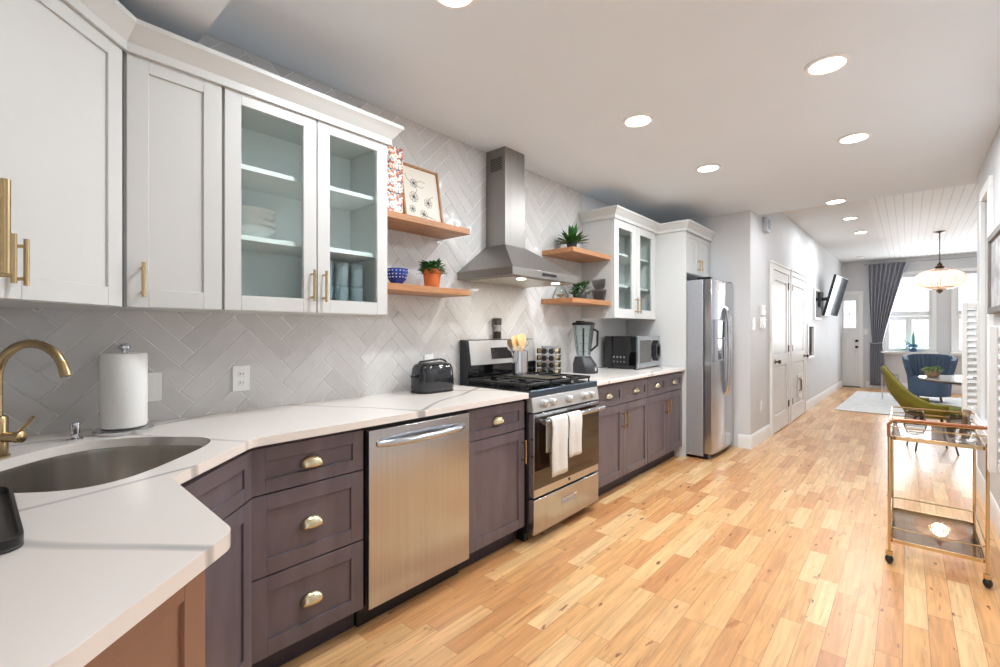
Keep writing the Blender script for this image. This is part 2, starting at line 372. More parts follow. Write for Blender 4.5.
# herringbone backsplash: one mesh of raised tiles over a grout bed
def herringbone(y0, y1, z0, z1):
    g = struct('wall_backsplash', MB().box(-.008, .0022, y0, y1, z0, z1), 'grout', smooth=False)
    W, n, gap = .0762, 4, .0035
    bm = bmesh.new(); k2 = math.sqrt(.5); rnd = random.Random(3)
    def clip(poly, ax, v, keep):
        out = []
        for i in range(len(poly)):
            a, b = poly[i], poly[(i+1)%len(poly)]; ia, ib = (a[ax]-v)*keep >= 0, (b[ax]-v)*keep >= 0
            if ia: out.append(a)
            if ia != ib:
                t = (v-a[ax])/(b[ax]-a[ax]); out.append((a[0]+t*(b[0]-a[0]), a[1]+t*(b[1]-a[1])))
        return out
    N = 80
    for i in range(-N, N):
        for j in range(-N, N):
            k = (i-j) % (2*n)
            if k == 0: r = (i, i+n, j, j+1)
            elif k == n: r = (i, i+1, j-n+1, j+1)
            else: continue
            a0, a1, b0, b1 = r[0]*W+gap/2, r[1]*W-gap/2, r[2]*W+gap/2, r[3]*W-gap/2
            P = []
            for ring, dx in (((a0,b0),(a1,b0),(a1,b1),(a0,b1)), 0), :
                for a, b in ring: P.append(((a-b)*k2 + HB[0], (a+b)*k2 + HB[1]))
            for ax, v, kp in ((0,y0,1),(0,y1,-1),(1,z0,1),(1,z1,-1)):
                if P: P = clip(P, ax, v, kp)
            if len(P) < 3: continue
            cy = sum(p[0] for p in P)/len(P); cz = sum(p[1] for p in P)/len(P)
            ty, tz = rnd.uniform(-.006,.006), rnd.uniform(-.006,.006)
            base = [bm.verts.new((-.001, p[0], p[1])) for p in P]
            def top(p, s):
                y, z = cy+(p[0]-cy)*s, cz+(p[1]-cz)*s
                return (.0045 + (y-cy)*ty + (z-cz)*tz, y, z)
            mid = [bm.verts.new((.003+(p[0]-cy)*ty+(p[1]-cz)*tz, p[0], p[1])) for p in P]
            tp = []
            for p in P:
                dy, dz = cy-p[0], cz-p[1]; l = math.hypot(dy, dz); q = (p[0]+dy/l*.003, p[1]+dz/l*.003)
                tp.append(bm.verts.new(top(q, 1)))
            m = len(P)
            for q in range(m):
                bm.faces.new([base[q], base[(q+1)%m], mid[(q+1)%m], mid[q]]); bm.faces.new([mid[q], mid[(q+1)%m], tp[(q+1)%m], tp[q]])
            bm.faces.new(tp)
    mb = MB(); mb.bm.free(); mb.bm = bm
    o = obj('wall_tile', mb, 'tile', smooth=False); o['kind'] = 'structure'
HB = (1.075, 1.19)
herringbone(YB, 3.86, .90, KZ)
# baseboards
BP = [(0,0),(.016,0),(.016,.11),(.012,.135),(.006,.15),(0,.15)]
def base(name, path): struct(name, mould(MB(), path, BP), 'trim')
h = lambda s, t=0: tuple((HF @ Vector((s,t,0))).xy)
base('baseboard_alcove', [(.93,5.6),(1.05,5.6),h(.86)][0:3])
base('baseboard_hall', [h(3.12), h(7.8)])
base('baseboard_far', [(1.62,YW),(4.3,YW)])
base('baseboard_right', [(XR,5.6),(XR,.5)])

# tall baseboard caps etc. are one with the baseboards; far wall sill rail
struct('trim_1', MB().box(1.86, 4.3, YW-.05, YW-.001, .765, .802), 'trim', bevel=.004)

# ------------------------------------------------------------------ hallway doors (2) + front door
def panel_door(n, s0, s1, H, knob_s, glass=False, Fm=HF, t0=0):
    root = sroot('door_%d'%n, tuple((Fm @ Vector(((s0+s1)/2, t0, 0)))))
    c = .07
    mb = MB(Fm)
    mb.box(s0, s0+c, t0, t0+.03, 0, H); mb.box(s1-c, s1, t0, t0+.03, 0, H); mb.box(s0+c, s1-c, t0, t0+.03, H-c, H)
    mb.box(s0-.01, s1+.01, t0, t0+.04, H, H+.025)
    f = obj('door_frame', mb, 'trim', root, bevel=.003)
    a, b = s0+c+.004, s1-c-.004; top = H-c-.004
    mb = MB(Fm); w = .11
    mb.box(a, a+w, t0, t0+.022, .01, top); mb.box(b-w, b, t0, t0+.022, .01, top)
    for z0, z1 in ((.01,.22),(.84,.98),(top-.12, top)): mb.box(a+w, b-w, t0, t0+.022, z0, z1)
    for z0, z1 in ((.22,.84),(.98,top-.12)):
        mb.box(a+w, b-w, t0, t0+.006, z0, z1)
        mb.box(a+w+.03, b-w-.03, t0, t0+.014, z0+.03, z1-.03)
    lf = obj('door_leaf', mb, 'door', root, bevel=.002)
    k = MB(Fm); z = .9
    k.lathe([(0.001,0)], (0,0,0)) if False else None
    c0 = Fm @ Vector((knob_s, t0+.022, z)); nrm = (Fm.to_3x3() @ Vector((0,1,0)))
    kb = MB().tube([c0, c0+nrm*.006, c0+nrm*.007, c0+nrm*.03, c0+nrm*.036, c0+nrm*.05, c0+nrm*.062, c0+nrm*.066], 1, 14, [.028,.028,.011,.011,.02,.027,.02,.006])
    obj('door_knob', kb, 'bronze', root)
    return root, (a, b, top)
r1, d1 = panel_door(1, .86, 1.90, 2.12, 1.05)
r2, d2 = panel_door(2, 1.98, 3.11, 2.13, 2.95)
for r_, s_ in ((r1, 1.82), (r2, 2.06)):
    for z in (.25, 1.0, 1.85): obj('hinge', MB(HF).box(s_-.02, s_+.02, .02, .034, z, z+.09), 'bronze', r_, bevel=.002)
# small framed pet hatch low on the second door
mb = MB(HF); mb.box(2.45,2.75,.022,.034,.32,.36); mb.box(2.45,2.75,.022,.034,.60,.64); mb.box(2.45,2.49,.022,.034,.36,.60); mb.box(2.71,2.75,.022,.034,.36,.60)
obj('hatch_frame', mb, 'trim', r2); obj('hatch_handle', MB(HF).tube([(2.52,.03,.40),(2.52,.06,.42),(2.52,.06,.56),(2.52,.03,.58)], .008, 8), 'bronze', r2)

FF = frame((0,YW), (1,0), (0,-1))
r3 = sroot('door_3', (1.33,YW,0))
mb = MB(FF); mb.box(1.13,1.18,0,.03,0,2.12); mb.box(1.50,1.58,0,.03,0,2.12); mb.box(1.13,1.58,0,.03,2.12,2.20)
obj('door_frame', mb, 'trim', r3, bevel=.003)
mb = MB(FF); mb.box(1.18,1.50,0,.02,.02,1.36); mb.box(1.18,1.22,0,.02,1.36,2.12); mb.box(1.44,1.50,0,.02,1.36,2.12); mb.box(1.22,1.44,0,.02,1.98,2.12)
mb.box(1.25,1.42,.02,.03,.2,.62); mb.box(1.25,1.42,.02,.03,.72,1.22)
obj('door_leaf', mb, 'door', r3, bevel=.003)
obj('door_window', MB(FF).box(1.22,1.44,.002,.012,1.36,1.98), emis('daylit_glass', (236,244,255), 1.4), r3)
mb = MB(FF); mb.box(1.22,1.44,.012,.02,1.66,1.68); mb.box(1.32,1.335,.012,.02,1.36,1.98); obj('muntin', mb, 'trim', r3)
for z in (.92,1.06): obj('door_knob', MB().tube([(1.46,YW-.02,z),(1.46,YW-.05,z),(1.46,YW-.07,z)], .03, 14), 'black', r3)
obj('threshold', MB(FF).box(1.16,1.52,0,.08,0,.02), 'bronze', r3)

# ------------------------------------------------------------------ living-room windows
sky = emis('daylight_view', (240,246,255), 2.2)
def window_far(n, x0, x1):
    z0, z1 = .84, 2.50
    root = sroot('window_%d'%n, ((x0+x1)/2, YW, z0))
    mb = MB(); t = .07; yf = YW-.03
    mb.box(x0-t,x0,yf,YW+.02,z0,z1); mb.box(x1,x1+t,yf,YW+.02,z0,z1); mb.box(x0-t,x1+t,yf,YW+.02,z1,z1+t); mb.box(x0-t-.02,x1+t+.02,YW-.20,YW+.02,z0-.035,z0)
    obj('window_frame', mb, 'trim', root, bevel=.003)
    mb = MB(); s = .045; zm = 1.66
    for a, b, yy in ((z0, zm, YW+.02), (zm, z1, YW+.05)):
        mb.box(x0,x0+s,yy,yy+.03,a,b); mb.box(x1-s,x1,yy,yy+.03,a,b); mb.box(x0+s,x1-s,yy,yy+.03,a,a+s); mb.box(x0+s,x1-s,yy,yy+.03,b-s,b)
    obj('window_sash', mb, 'trim', root, bevel=.003)
    obj('window_pane', MB().box(x0+.02,x1-.02,YW+.06,YW+.064,z0+.02,z1-.02), 'glass', root)
    # cafe shutter frames on the lower half
    mb = MB(); xm = (x0+x1)/2
    for a, b in ((x0,xm),(xm,x1)):
        mb.box(a,a+.05,YW-.01,YW+.015,z0,1.60); mb.box(b-.05,b,YW-.01,YW+.015,z0,1.60); mb.box(a+.05,b-.05,YW-.01,YW+.015,z0,z0+.06); mb.box(a+.05,b-.05,YW-.01,YW+.015,1.53,1.60)
        for q in range(1,3): mb.box(a+.05+(b-a-.1)*q/3-.004, a+.05+(b-a-.1)*q/3+.004, YW, YW+.008, z0+.06, 1.53)
    obj('shutter_frame', mb, 'trim', root, bevel=.002)
window_far(1, 1.98, 2.72); window_far(2, 3.08, 3.82)
# bright house front across the street, seen through the windows
mb = MB().box(-2, 8, 20, 20.3, -1, 5)
tag(obj('house_front', mb, pm('pale_render', (236,238,240), .8)), 'pale sunlit house front seen across the street through the far windows', 'building')
# side window in the right wall
rw = sroot('window_3', (XR, 4.88, .62)); mb = MB(); xf = XR-.025
mb.box(xf,XR,4.60,4.68,.62,2.27); mb.box(xf,XR,5.08,5.16,.62,2.27); mb.box(xf,XR,4.60,5.16,2.27,2.35); mb.box(xf-.03,XR,4.58,5.18,.55,.62)
obj('window_frame', mb, 'trim', rw, bevel=.003)
mb = MB(); mb.box(XR+.05,XR+.08,4.68,4.72,.62,2.27); mb.box(XR+.05,XR+.08,5.04,5.08,.62,2.27); mb.box(XR+.05,XR+.08,4.72,5.04,1.43,1.48); mb.box(XR+.05,XR+.08,4.72,5.04,2.23,2.27); mb.box(XR+.05,XR+.08,4.72,5.04,.62,.66)
obj('window_sash', mb, 'trim', rw); obj('window_pane', MB().box(XR+.06,XR+.064,4.72,5.04,.66,2.23), 'glass', rw)
def shutter(y, xo, z0, z1, label):
    root = thing('folded_shutter', label, 'shutter', (XR-.001, y, z0), 'white folded shutters on the right wall')
    mb = MB()
    mb.box(xo,xo+.03,y,y+.05,z0,z1); mb.box(XR-.033,XR-.002,y,y+.05,z0,z1); mb.box(xo+.03,XR-.033,y,y+.05,z0,z0+.05); mb.box(xo+.03,XR-.033,y,y+.05,z1-.05,z1)
    obj('shutter_frame', mb, 'trim', root, bevel=.004)
    n = int((z1-z0-.1)/.048)
    for i in range(n):
        z = z0+.05+(i+.5)*(z1-z0-.1)/n; cy = y+.025
        obj('louver', MB().loft([[(x, cy+.034*math.cos(a)*math.cos(.6)-.006*math.sin(a)*math.sin(.6), z+.034*math.cos(a)*math.sin(.6)+.006*math.sin(a)*math.cos(.6)) for a in [k*PI/5 for k in range(10)]] for x in (xo+.03, XR-.033)]), 'trim', root)
shutter(5.22, 2.665, .62, 1.51, 'narrow white louvred shutter folded out beside the side window, farther one')
shutter(3.16, 2.625, .62, 1.31, 'white louvred shutter folded out above the gold cart, nearest the right edge')
t = thing('picture_frame', 'grey framed picture on the right wall above the louvred shutter', 'picture', (XR-.001,4.3,1.42))
mb = MB(); mb.box(XR-.035,XR-.001,3.9,3.94,1.40,1.92); mb.box(XR-.035,XR-.001,4.52,4.56,1.40,1.92); mb.box(XR-.035,XR-.001,3.94,4.52,1.40,1.44); mb.box(XR-.035,XR-.001,3.94,4.52,1.88,1.92)
obj('frame', mb, pm('grey_wood',(120,112,106),.5,var=.1), t, bevel=.003); obj('picture', MB().box(XR-.02,XR-.012,3.94,4.52,1.44,1.88), pm('art',(190,188,188),.4,var=.5,scale=6), t)

# ------------------------------------------------------------------ cabinets
def shaker(name, mb_M, s0, s1, z0, z1, mat, parent, rail=.057, t0=0.0, th=.02, glass=False):
    g = .0015; s0 += g; s1 -= g; z0 += g; z1 -= g
    mb = MB(mb_M)
    mb.box(s0, s0+rail, t0, t0+th, z0, z1); mb.box(s1-rail, s1, t0, t0+th, z0, z1)
    mb.box(s0+rail, s1-rail, t0, t0+th, z0, z0+rail); mb.box(s0+rail, s1-rail, t0, t0+th, z1-rail, z1)
    if not glass: mb.box(s0+rail-.002, s1-rail+.002, t0+.002, t0+th-.008, z0+rail-.002, z1-rail+.002)
    o = obj(name, mb, mat, parent, bevel=.0012, seg=1)
    if glass: obj('glass_pane', MB(mb_M).box(s0+rail-.002, s1-rail+.002, t0+.006, t0+.010, z0+rail-.002, z1-rail+.002), 'cabglass', o)
    return o
def bar(Mx, s, z0, z1, parent, mat='brass', t0=.02, r=.006):
    mb = MB(Mx); t = t0+.032
    mb.tube([(s,t,z0),(s,t,z1)], r, 12)
    for z in (z0+.018, z1-.018): mb.tube([(s,t0-.001,z),(s,t,z)], r*.8, 8)
    return obj('bar_handle', mb, mat, parent)
def cup(Mx, s, z, parent, A=.044, out=.026, hh=.04, t0=.02):
    mb = MB(Mx); n = 16; rows = []
    for i in range(9):
        ph = PI/2*i/8 + .0; ring = []
        for j in range(n+1):
            th = PI*j/n
            ring.append((s-A*math.cos(th), t0+out*math.sin(th)**.7*math.sin(ph), z-.018+hh*math.sin(th)**.7*math.cos(ph)))
        rows.append(ring)
    mb.loft(rows, cap=False, closed=False)
    o = obj('cup_pull', mb, 'cup', parent, solid=.002)
    return o
UL = frame((.32,0),(0,1),(1,0))     # left upper plane
BL = frame((.59,0),(0,1),(1,0))     # base plane (door fronts at .61)
G_B = None
def base_box(y0, y1, parent, kick_to=.10):
    obj('cabinet_body', MB().box(.002,.589,y0,y1,.10,.883), 'dark', parent)
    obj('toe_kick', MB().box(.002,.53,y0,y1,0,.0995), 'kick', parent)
# three-drawer stack
t = thing('base_cabinet', 'dark stained three-drawer base cabinet left of the dishwasher', 'cabinet', (.3,.87,0))
base_box(.642,1.10,t)
for z0,z1,zc in ((.70,.868,.79),(.405,.697,.565),(.112,.402,.27)):
    d = shaker('drawer', BL, .645,1.098,z0,z1,'dark',t, rail=.05 if z1>.8 else .057); cup(BL,.872,(z0+z1)/2,d, t0=.013, out=.030)
# drawer + door cabinet
t = thing('base_cabinet', 'dark base cabinet with one drawer over one door, between dishwasher and range', 'cabinet', (.3,1.95,0))
base_box(1.716,2.198,t)
d = shaker('drawer', BL, 1.718,2.196,.70,.868,'dark',t, rail=.05); cup(BL,1.957,.785,d, t0=.013, out=.030)
d = shaker('door', BL, 1.718,2.196,.112,.697,'dark',t); bar(BL,2.168,.50,.64,d)
# two double cabinets right of the range
for y0, y1, lab in ((3.005,3.952,'dark double-door base cabinet just right of the gas range, below the blender'),(3.955,4.786,'dark double-door base cabinet beside the refrigerator, below the microwave')):
    t = thing('base_cabinet', lab, 'cabinet', (.3,y0+.45,0)); ym = (y0+y1)/2
    base_box(y0,y1,t)
    for a,b,hs in ((y0,ym,ym-.03),(ym,y1,ym+.03)):
        d = shaker('drawer', BL, a+.001,b-.001,.70,.868,'dark',t, rail=.05); cup(BL,(a+b)/2,.785,d, t0=.013, out=.030)
        d = shaker('door', BL, a+.001,b-.001,.112,.697,'dark',t); bar(BL,hs,.50,.64,d)
# diagonal corner sink cabinet: face line x+y = 1.265
q2 = math.sqrt(.5)
DG = frame((.61-.02*q2,.655-.02*q2),(q2,-q2),(q2,q2))
t = thing('corner_sink_cabinet', 'dark diagonal corner base cabinet under the sink', 'cabinet', (.4,.1,0))
obj('cabinet_body', MB().prism([(.002,YB+.002),(.002,.640),(.589,.640),(.59,.64),(.885,.345),(.905,YB+.002)],.10,.66), 'dark', t)
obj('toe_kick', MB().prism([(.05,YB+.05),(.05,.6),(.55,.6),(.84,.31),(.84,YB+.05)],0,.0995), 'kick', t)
obj('face_frame', MB(DG).box(.005,.425,-.015,0,.66,.883), 'dark', t)
d = shaker('drawer', DG, .006,.424,.70,.868,'dark',t, rail=.05)
d = shaker('door', DG, .006,.424,.112,.697,'dark',t); bar(DG,.40,.50,.64,d)
# peninsula end cabinet with chamfered front, warmer brown
t = thing('end_cabinet', 'warm brown angled end cabinet under the near countertop corner', 'cabinet', (1.2,-.1,0))
body = [(.91,YB+.002),(.91,.28),(1.335,.28),(1.545,.04),(1.545,YB+.002)]
obj('cabinet_body', MB().prism(body,.10,.883), 'brownwood', t)
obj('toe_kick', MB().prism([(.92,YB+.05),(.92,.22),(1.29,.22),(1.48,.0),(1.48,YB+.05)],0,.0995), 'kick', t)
EG = frame((1.335,.28),(.21,-.24),(.24,.21))
L_ = math.hypot(.21,.24)
shaker('door', EG, .002, L_-.002, .112,.872,'brownwood',t)

# countertops
def offset_round(pts, r, idx, n=6):
    out = []
    for i, p in enumerate(pts):
        if i in idx:
            a = Vector(pts[i-1]); b = Vector(pts[(i+1)%len(pts)]); p = Vector(p)
            da = (a-p).normalized(); db = (b-p).normalized(); rr = idx[i]
            p0 = p+da*rr; p1 = p+db*rr
            for k in range(n+1):
                tt = k/n; out.append(tuple((1-tt)**2*p0+2*tt*(1-tt)*p+tt*tt*p1))
        else: out.append(tuple(p))
    return out
outer = [(0.001,YB+.001),(1.63,YB+.001),(1.63,.055),(1.395,.325),(.935,.337),(.645,.640),(.645,2.203),(0.001,2.203)]
outer = offset_round(outer, 0, {2:.03,3:.03,5:.03,6:.02})
def sink_loop(ap, aq, off=0, n=56):
    pts = []
    for i in range(n):
        a = 2*PI*i/n; ca, sa = math.cos(a), math.sin(a)
        e = 2/4.2 if ca > 0 else 2/2.4
        p = ap*math.copysign(abs(ca)**e, ca); q = aq*math.copysign(abs(sa)**(2/3.4), sa)
        p += .563; q += .235
        pts.append(((p+q)*q2, (p-q)*q2 + 0.0))
    return pts
# p along (1,1), q along (1,-1), measured from world origin
hole = sink_loop(.243,.285)
ct = obj('countertop', MB().slab(outer, [hole], .884, .914), 'quartz', bevel=.006, seg=3)
tag(ct, 'white veined quartz countertop wrapping the sink corner and running to the range', 'countertop')
outer2 = offset_round([(0.001,2.995),(.645,2.995),(.645,4.785),(0.001,4.785)],0,{1:.02})
ct2 = obj('countertop', MB().prism(outer2,.884,.914), 'quartz', bevel=.006, seg=3)
tag(ct2, 'white quartz countertop right of the range under blender and microwave', 'countertop')
# sink
t = thing('sink', 'undermount stainless steel sink set into the corner countertop', 'sink', (.55,.25,.70))
rings = []
for z, k in ((.8835,1.03),(.8825,1.0),(.87,.995),(.72,.975),(.695,.94),(.685,.86),(.683,.3),(.682,.06)):
    lp = sink_loop(.243*k,.285*k); rings.append([(x,y,z) for x,y in lp])
obj('basin', MB().loft(rings, cap=False), 'sink', t, solid=.0015, ang=60)
obj('drain', MB().lathe([(.045,0),(.045,.004),(.03,.004),(.028,.001)],(.563*q2+.235*q2,.563*q2-.235*q2,.684)), 'chrome', t)

# faucet
fx, fy = .338, .052
t = thing('kitchen_faucet', 'brushed brass gooseneck faucet behind the corner sink', 'faucet', (fx,fy,.915))
obj('faucet_base', MB().lathe([(.028,0),(.028,.006),(.024,.008),(.024,.115),(.022,.12),(.014,.124)],(fx,fy,.915)), 'brass', t)
dv = Vector((.74,.67,0)).normalized(); R = .098
pts = [Vector((fx,fy,1.03)), Vector((fx,fy,1.10)), Vector((fx,fy,1.15))]
c = Vector((fx,fy,1.15)) + dv*R
for i in range(1,15):
    a = PI - i*(PI*.93)/14; pts.append(c + dv*R*math.cos(a) + Vector((0,0,R*math.sin(a))))
pts.append(pts[-1] + (pts[-1]-pts[-2]).normalized()*.02)
obj('spout', MB().tube(pts, .0125, 16, [.0125]*(len(pts)-3)+[.0125,.0135,.0135]), 'brass', t)
hb = Vector((fx,fy,.975)); 
obj('valve_body', MB().tube([hb+dv*.018, hb+dv*.055, hb+dv*.056, hb+dv*.072, hb+dv*.075], 1, 16, [.015,.015,.017,.017,.012]), 'brass', t)
obj('lever', MB().tube([hb+dv*.062+Vector((0,0,.012)), hb+dv*.085+Vector((0,0,.035)), hb+dv*.105+Vector((0,0,.058))], .0055, 10), 'brass', t)
# soap dispenser
t = thing('soap_dispenser', 'short chrome soap dispenser between faucet and paper towels', 'soap dispenser', (.21,.235,.915))
obj('base', MB().lathe([(.023,0),(.023,.005),(.012,.008),(.011,.02)],(.21,.235,.915)), 'chrome', t)
obj('pump_head', MB().lathe([(.009,.02),(.013,.022),(.014,.05),(.013,.058),(.003,.059)],(.21,.235,.915)), 'chrome', t)
# paper towel
px, py = .165,.375
t = thing('paper_towel_holder', 'chrome stand with a full white paper towel roll', 'paper towel holder', (px,py,.915))
obj('base', MB().lathe([(.088,0),(.09,.006),(.09,.012),(.086,.016),(.01,.017)],(px,py,.915),40), 'chrome', t)
obj('rod', MB().lathe([(.008,.017),(.008,.30),(.016,.302),(.02,.306),(.02,.315),(.012,.32),(.014,.325),(.002,.327)],(px,py,.915)), 'chrome', t)
rings = []
pr = [(.021,.02),(.066,.02),(.069,.025),(.070,.26),(.069,.284),(.066,.288),(.021,.288)]
obj('paper_roll', MB().lathe([(r*1.0,z) for r,z in pr],(px,py,.915),48), 'paper', t)
# outlets
def plate(name, Mx, s, z, w, h_, label, cat, slots=True, t0=.005, group=None):
    o = tuple(Mx @ Vector((s,t0,z))); t = thing(name, label, cat, o, group)
    obj('cover_plate', MB(Mx).box(s-w/2,s+w/2,t0,t0+.006,z-h_/2,z+h_/2), 'ceramic', t, bevel=.002)
    if slots == 'outlet':
        for dz in (-.02,.02):
            obj('socket', MB(Mx).box(s-.015,s+.015,t0+.005,t0+.009,z+dz-.013,z+dz+.013), 'trim', t, bevel=.003)
            mb = MB(Mx)
            for ds in (-.006,.006): mb.box(s+ds-.0012,s+ds+.0012,t0+.009,t0+.0095,z+dz-.004,z+dz+.006)
            obj('slots', mb, 'black', t)
    elif slots == 'switch':
        obj('rocker', MB(Mx).box(s-.014,s+.014,t0+.005,t0+.010,z-.03,z+.03), 'trim', t, bevel=.002)
    return t
WL = frame((0,0),(0,1),(1,0))
plate('wall_outlet', WL, .832, 1.065, .075,.118, 'white double wall outlet on the tiles between paper towels and toaster', 'outlet', 'outlet')
plate('wall_switch', WL, .488, 1.055, .075,.118, 'white switch plate on the tiles partly behind the paper towel roll', 'switch', 'switch')
plate('wall_outlet', WL, 1.96, 1.075, .075,.118, 'white wall outlet low behind the black toaster', 'outlet', 'outlet')
# dark board on counter
bx0,bx1,by0,by1 = .80,1.215,-.26,.062
pts = offset_round([(bx0,by0),(bx1,by0),(bx1,by1),(bx0,by1)],0,{0:.03,1:.03,2:.035,3:.035})
t = thing('serving_tray', 'dark charcoal rounded tray at the left edge of the counter by the sink', 'tray', (1.0,-.1,.915))
obj('tray_base', MB().prism(pts,.915,.922), 'charcoal', t, bevel=.002)
mb = MB(); cx, cy = (bx0+bx1)/2, (by0+by1)/2
ring = lambda k, z: [(cx+(x-cx)*(1-k/.2), cy+(y-cy)*(1-k/.16), z) for x,y in pts]
mb.loft([ring(0,.9221),ring(0,.936),ring(.006,.936),ring(.008,.9221)], cap=False)
obj('tray_rim', mb, 'black', t)

# ------------------------------------------------------------------ wall cabinets left
Z0, Z1 = 1.366, 2.25
t = thing('wall_cabinet', 'white wall cabinet with two glass doors, left of the floating shelves', 'cabinet', (.16,1.03,Z0))
y0,y1 = .652,1.41
obj('side_panel', MB().box(.012,.32,y0,y0+.018,Z0,Z1), 'white', t); obj('side_panel', MB().box(.012,.32,y1-.018,y1,Z0,Z1), 'white', t)
obj('top_panel', MB().box(.012,.32,y0+.018,y1-.018,Z1-.018,Z1), 'white', t); obj('bottom_panel', MB().box(.012,.32,y0+.018,y1-.018,Z0,Z0+.018), 'white', t)
obj('back_panel', MB().box(.006,.012,y0,y1,Z0,Z1), 'white_in', t)
SH = (1.66,1.95)
for z in SH: obj('shelf', MB().box(.012,.29,y0+.018,y1-.018,z,z+.02), 'white_in', t, bevel=.001)
ym = (y0+y1)/2
obj('face_frame', MB().box(.30,.3195,ym-.02,ym+.02,Z0+.018,Z1-.018), 'white', t)
d = shaker('door', UL, y0+.001, ym-.001, Z0, Z1, 'white', t, rail=.06, glass=True); bar(UL, ym-.028, Z0+.05, Z0+.19, d)
d = shaker('door', UL, ym+.001, y1-.001, Z0, Z1, 'white', t, rail=.06, glass=True); bar(UL, ym+.028, Z0+.05, Z0+.19, d)
t = thing('wall_cabinet', 'narrow white wall cabinet with one solid door, left of the glass-door cabinet', 'cabinet', (.16,.5,Z0))
obj('cabinet_body', MB().box(.006,.3195,.347,.650,Z0,Z1), 'white', t)
d = shaker('door', UL, .350,.646,Z0,Z1,'white',t, rail=.062); bar(UL,.392,Z0+.035,Z0+.155,d)
DU = frame((.326,.331),(q2,-q2),(q2,q2))
t = thing('corner_wall_cabinet', 'white diagonal corner wall cabinet above the sink', 'cabinet', (.25,0,Z0))
obj('cabinet_body', MB().prism([(.006,YB+.006),(.006,.345),(.312,.345),(.647,.01),(.647,YB+.006)],Z0,Z1), 'white', t)
d = shaker('door', DU, .006,.425,Z0,Z1,'white',t, rail=.062); bar(DU,.385,Z0+.035,Z0+.155,d)
t = thing('wall_cabinet', 'white wall cabinet at the extreme left edge beside the diagonal cabinet, small brass handle', 'cabinet', (.82,-.15,Z0))
obj('cabinet_body', MB().box(.665,.975,YB+.002,.018,Z0,Z1), 'white', t)
B1 = frame((0,.018),(1,0),(0,1))
d = shaker('door', B1, .667,.974,Z0,Z1,'white',t, rail=.062); bar(B1,.71,Z0+.035,Z0+.155,d)
t = thing('wall_cabinet', 'white wall cabinet nearest the camera, only its long brass handle in view', 'cabinet', (1.2,-.15,Z0))
obj('cabinet_body', MB().box(.98,1.45,YB+.002,-.012,Z0,Z1), 'white', t)
B2 = frame((0,-.012),(1,0),(0,1))
d = shaker('door', B2, .982,1.448,Z0,Z1,'white',t, rail=.062); bar(B2,1.15,Z0+.02,Z0+.185,d, r=.008)
CR = [(0,Z1-.015),(.012,Z1-.015),(.012,Z1+.015),(.02,Z1+.025),(.036,Z1+.045),(.05,Z1+.062),(.055,Z1+.066),(.055,Z1+.083),(0,Z1+.083)]
cr = obj('crown_moulding', mould(MB(), [(1.45,.012),(.677,.012),(.342,.345),(.342,1.412),(0.006,1.412)], [(a,b) for a,b in CR]), 'white', ang=25)
tag(cr, 'white crown moulding along the top of the left wall cabinets', 'moulding')

# ------------------------------------------------------------------ wall cabinets right, tall panel, above fridge
RZ0, RZ1 = 1.405, 2.32
y0,y1 = 3.83,4.735; ym = (y0+y1)/2
t = thing('wall_cabinet', 'white wall cabinet with two glass doors, right of the range hood', 'cabinet', (.16,4.28,RZ0))
obj('side_panel', MB().box(.012,.33,y0,y0+.018,RZ0,RZ1), 'white', t); obj('side_panel', MB().box(.012,.33,y1-.018,y1,RZ0,RZ1), 'white', t)
obj('top_panel', MB().box(.012,.33,y0+.018,y1-.018,RZ1-.018,RZ1), 'white', t); obj('bottom_panel', MB().box(.012,.33,y0+.018,y1-.018,RZ0,RZ0+.018), 'white', t)
obj('back_panel', MB().box(.006,.012,y0,y1,RZ0,RZ1), 'white_in', t)
for z in (1.70,2.0): obj('shelf', MB().box(.012,.30,y0+.018,y1-.018,z,z+.02), 'white', t)
UR = frame((.33,0),(0,1),(1,0))
d = shaker('door', UR, y0+.001, ym-.001, RZ0, RZ1, 'white', t, rail=.085, glass=True); bar(UR, ym-.035, RZ0+.05, RZ0+.20, d)
d = shaker('door', UR, ym+.001, y1-.001, RZ0, RZ1, 'white', t, rail=.085, glass=True); bar(UR, ym+.035, RZ0+.05, RZ0+.20, d)
tp = obj('tall_panel', MB().box(.002,.645,4.79,4.81,0,RZ1), 'white', bevel=.001); tag(tp, 'tall white end panel between counter and refrigerator', 'panel')
fl = obj('filler_strip', MB().box(.015,.33,4.738,4.788,RZ0,RZ1), 'white'); tag(fl, 'white filler strip between the glass-door cabinet and the tall panel', 'panel')
t = thing('fridge_top_cabinet', 'white two-door wall cabinet above the refrigerator', 'cabinet', (.3,5.2,1.86))
obj('cabinet_body', MB().box(.01,.615,4.812,5.59,1.88,RZ1), 'white', t)
UF = frame((.615,0),(0,1),(1,0)); fm = (4.812+5.59)/2
d = shaker('door', UF, 4.815,fm-.001,1.885,RZ1-.005,'white',t); bar(UF,fm-.035,1.93,2.05,d)
d = shaker('door', UF, fm+.001,5.588,1.885,RZ1-.005,'white',t); bar(UF,fm+.035,1.93,2.05,d)
CRR = [(a, b-Z1+RZ1) for a,b in CR]
cr = obj('crown_moulding', mould(MB(), [(.006,3.828),(.352,3.828),(.352,4.787),(.647,4.787),(.647,5.592)], CRR), 'white', ang=25)
tag(cr, 'white stepped crown moulding over the cabinets beside and above the refrigerator', 'moulding')

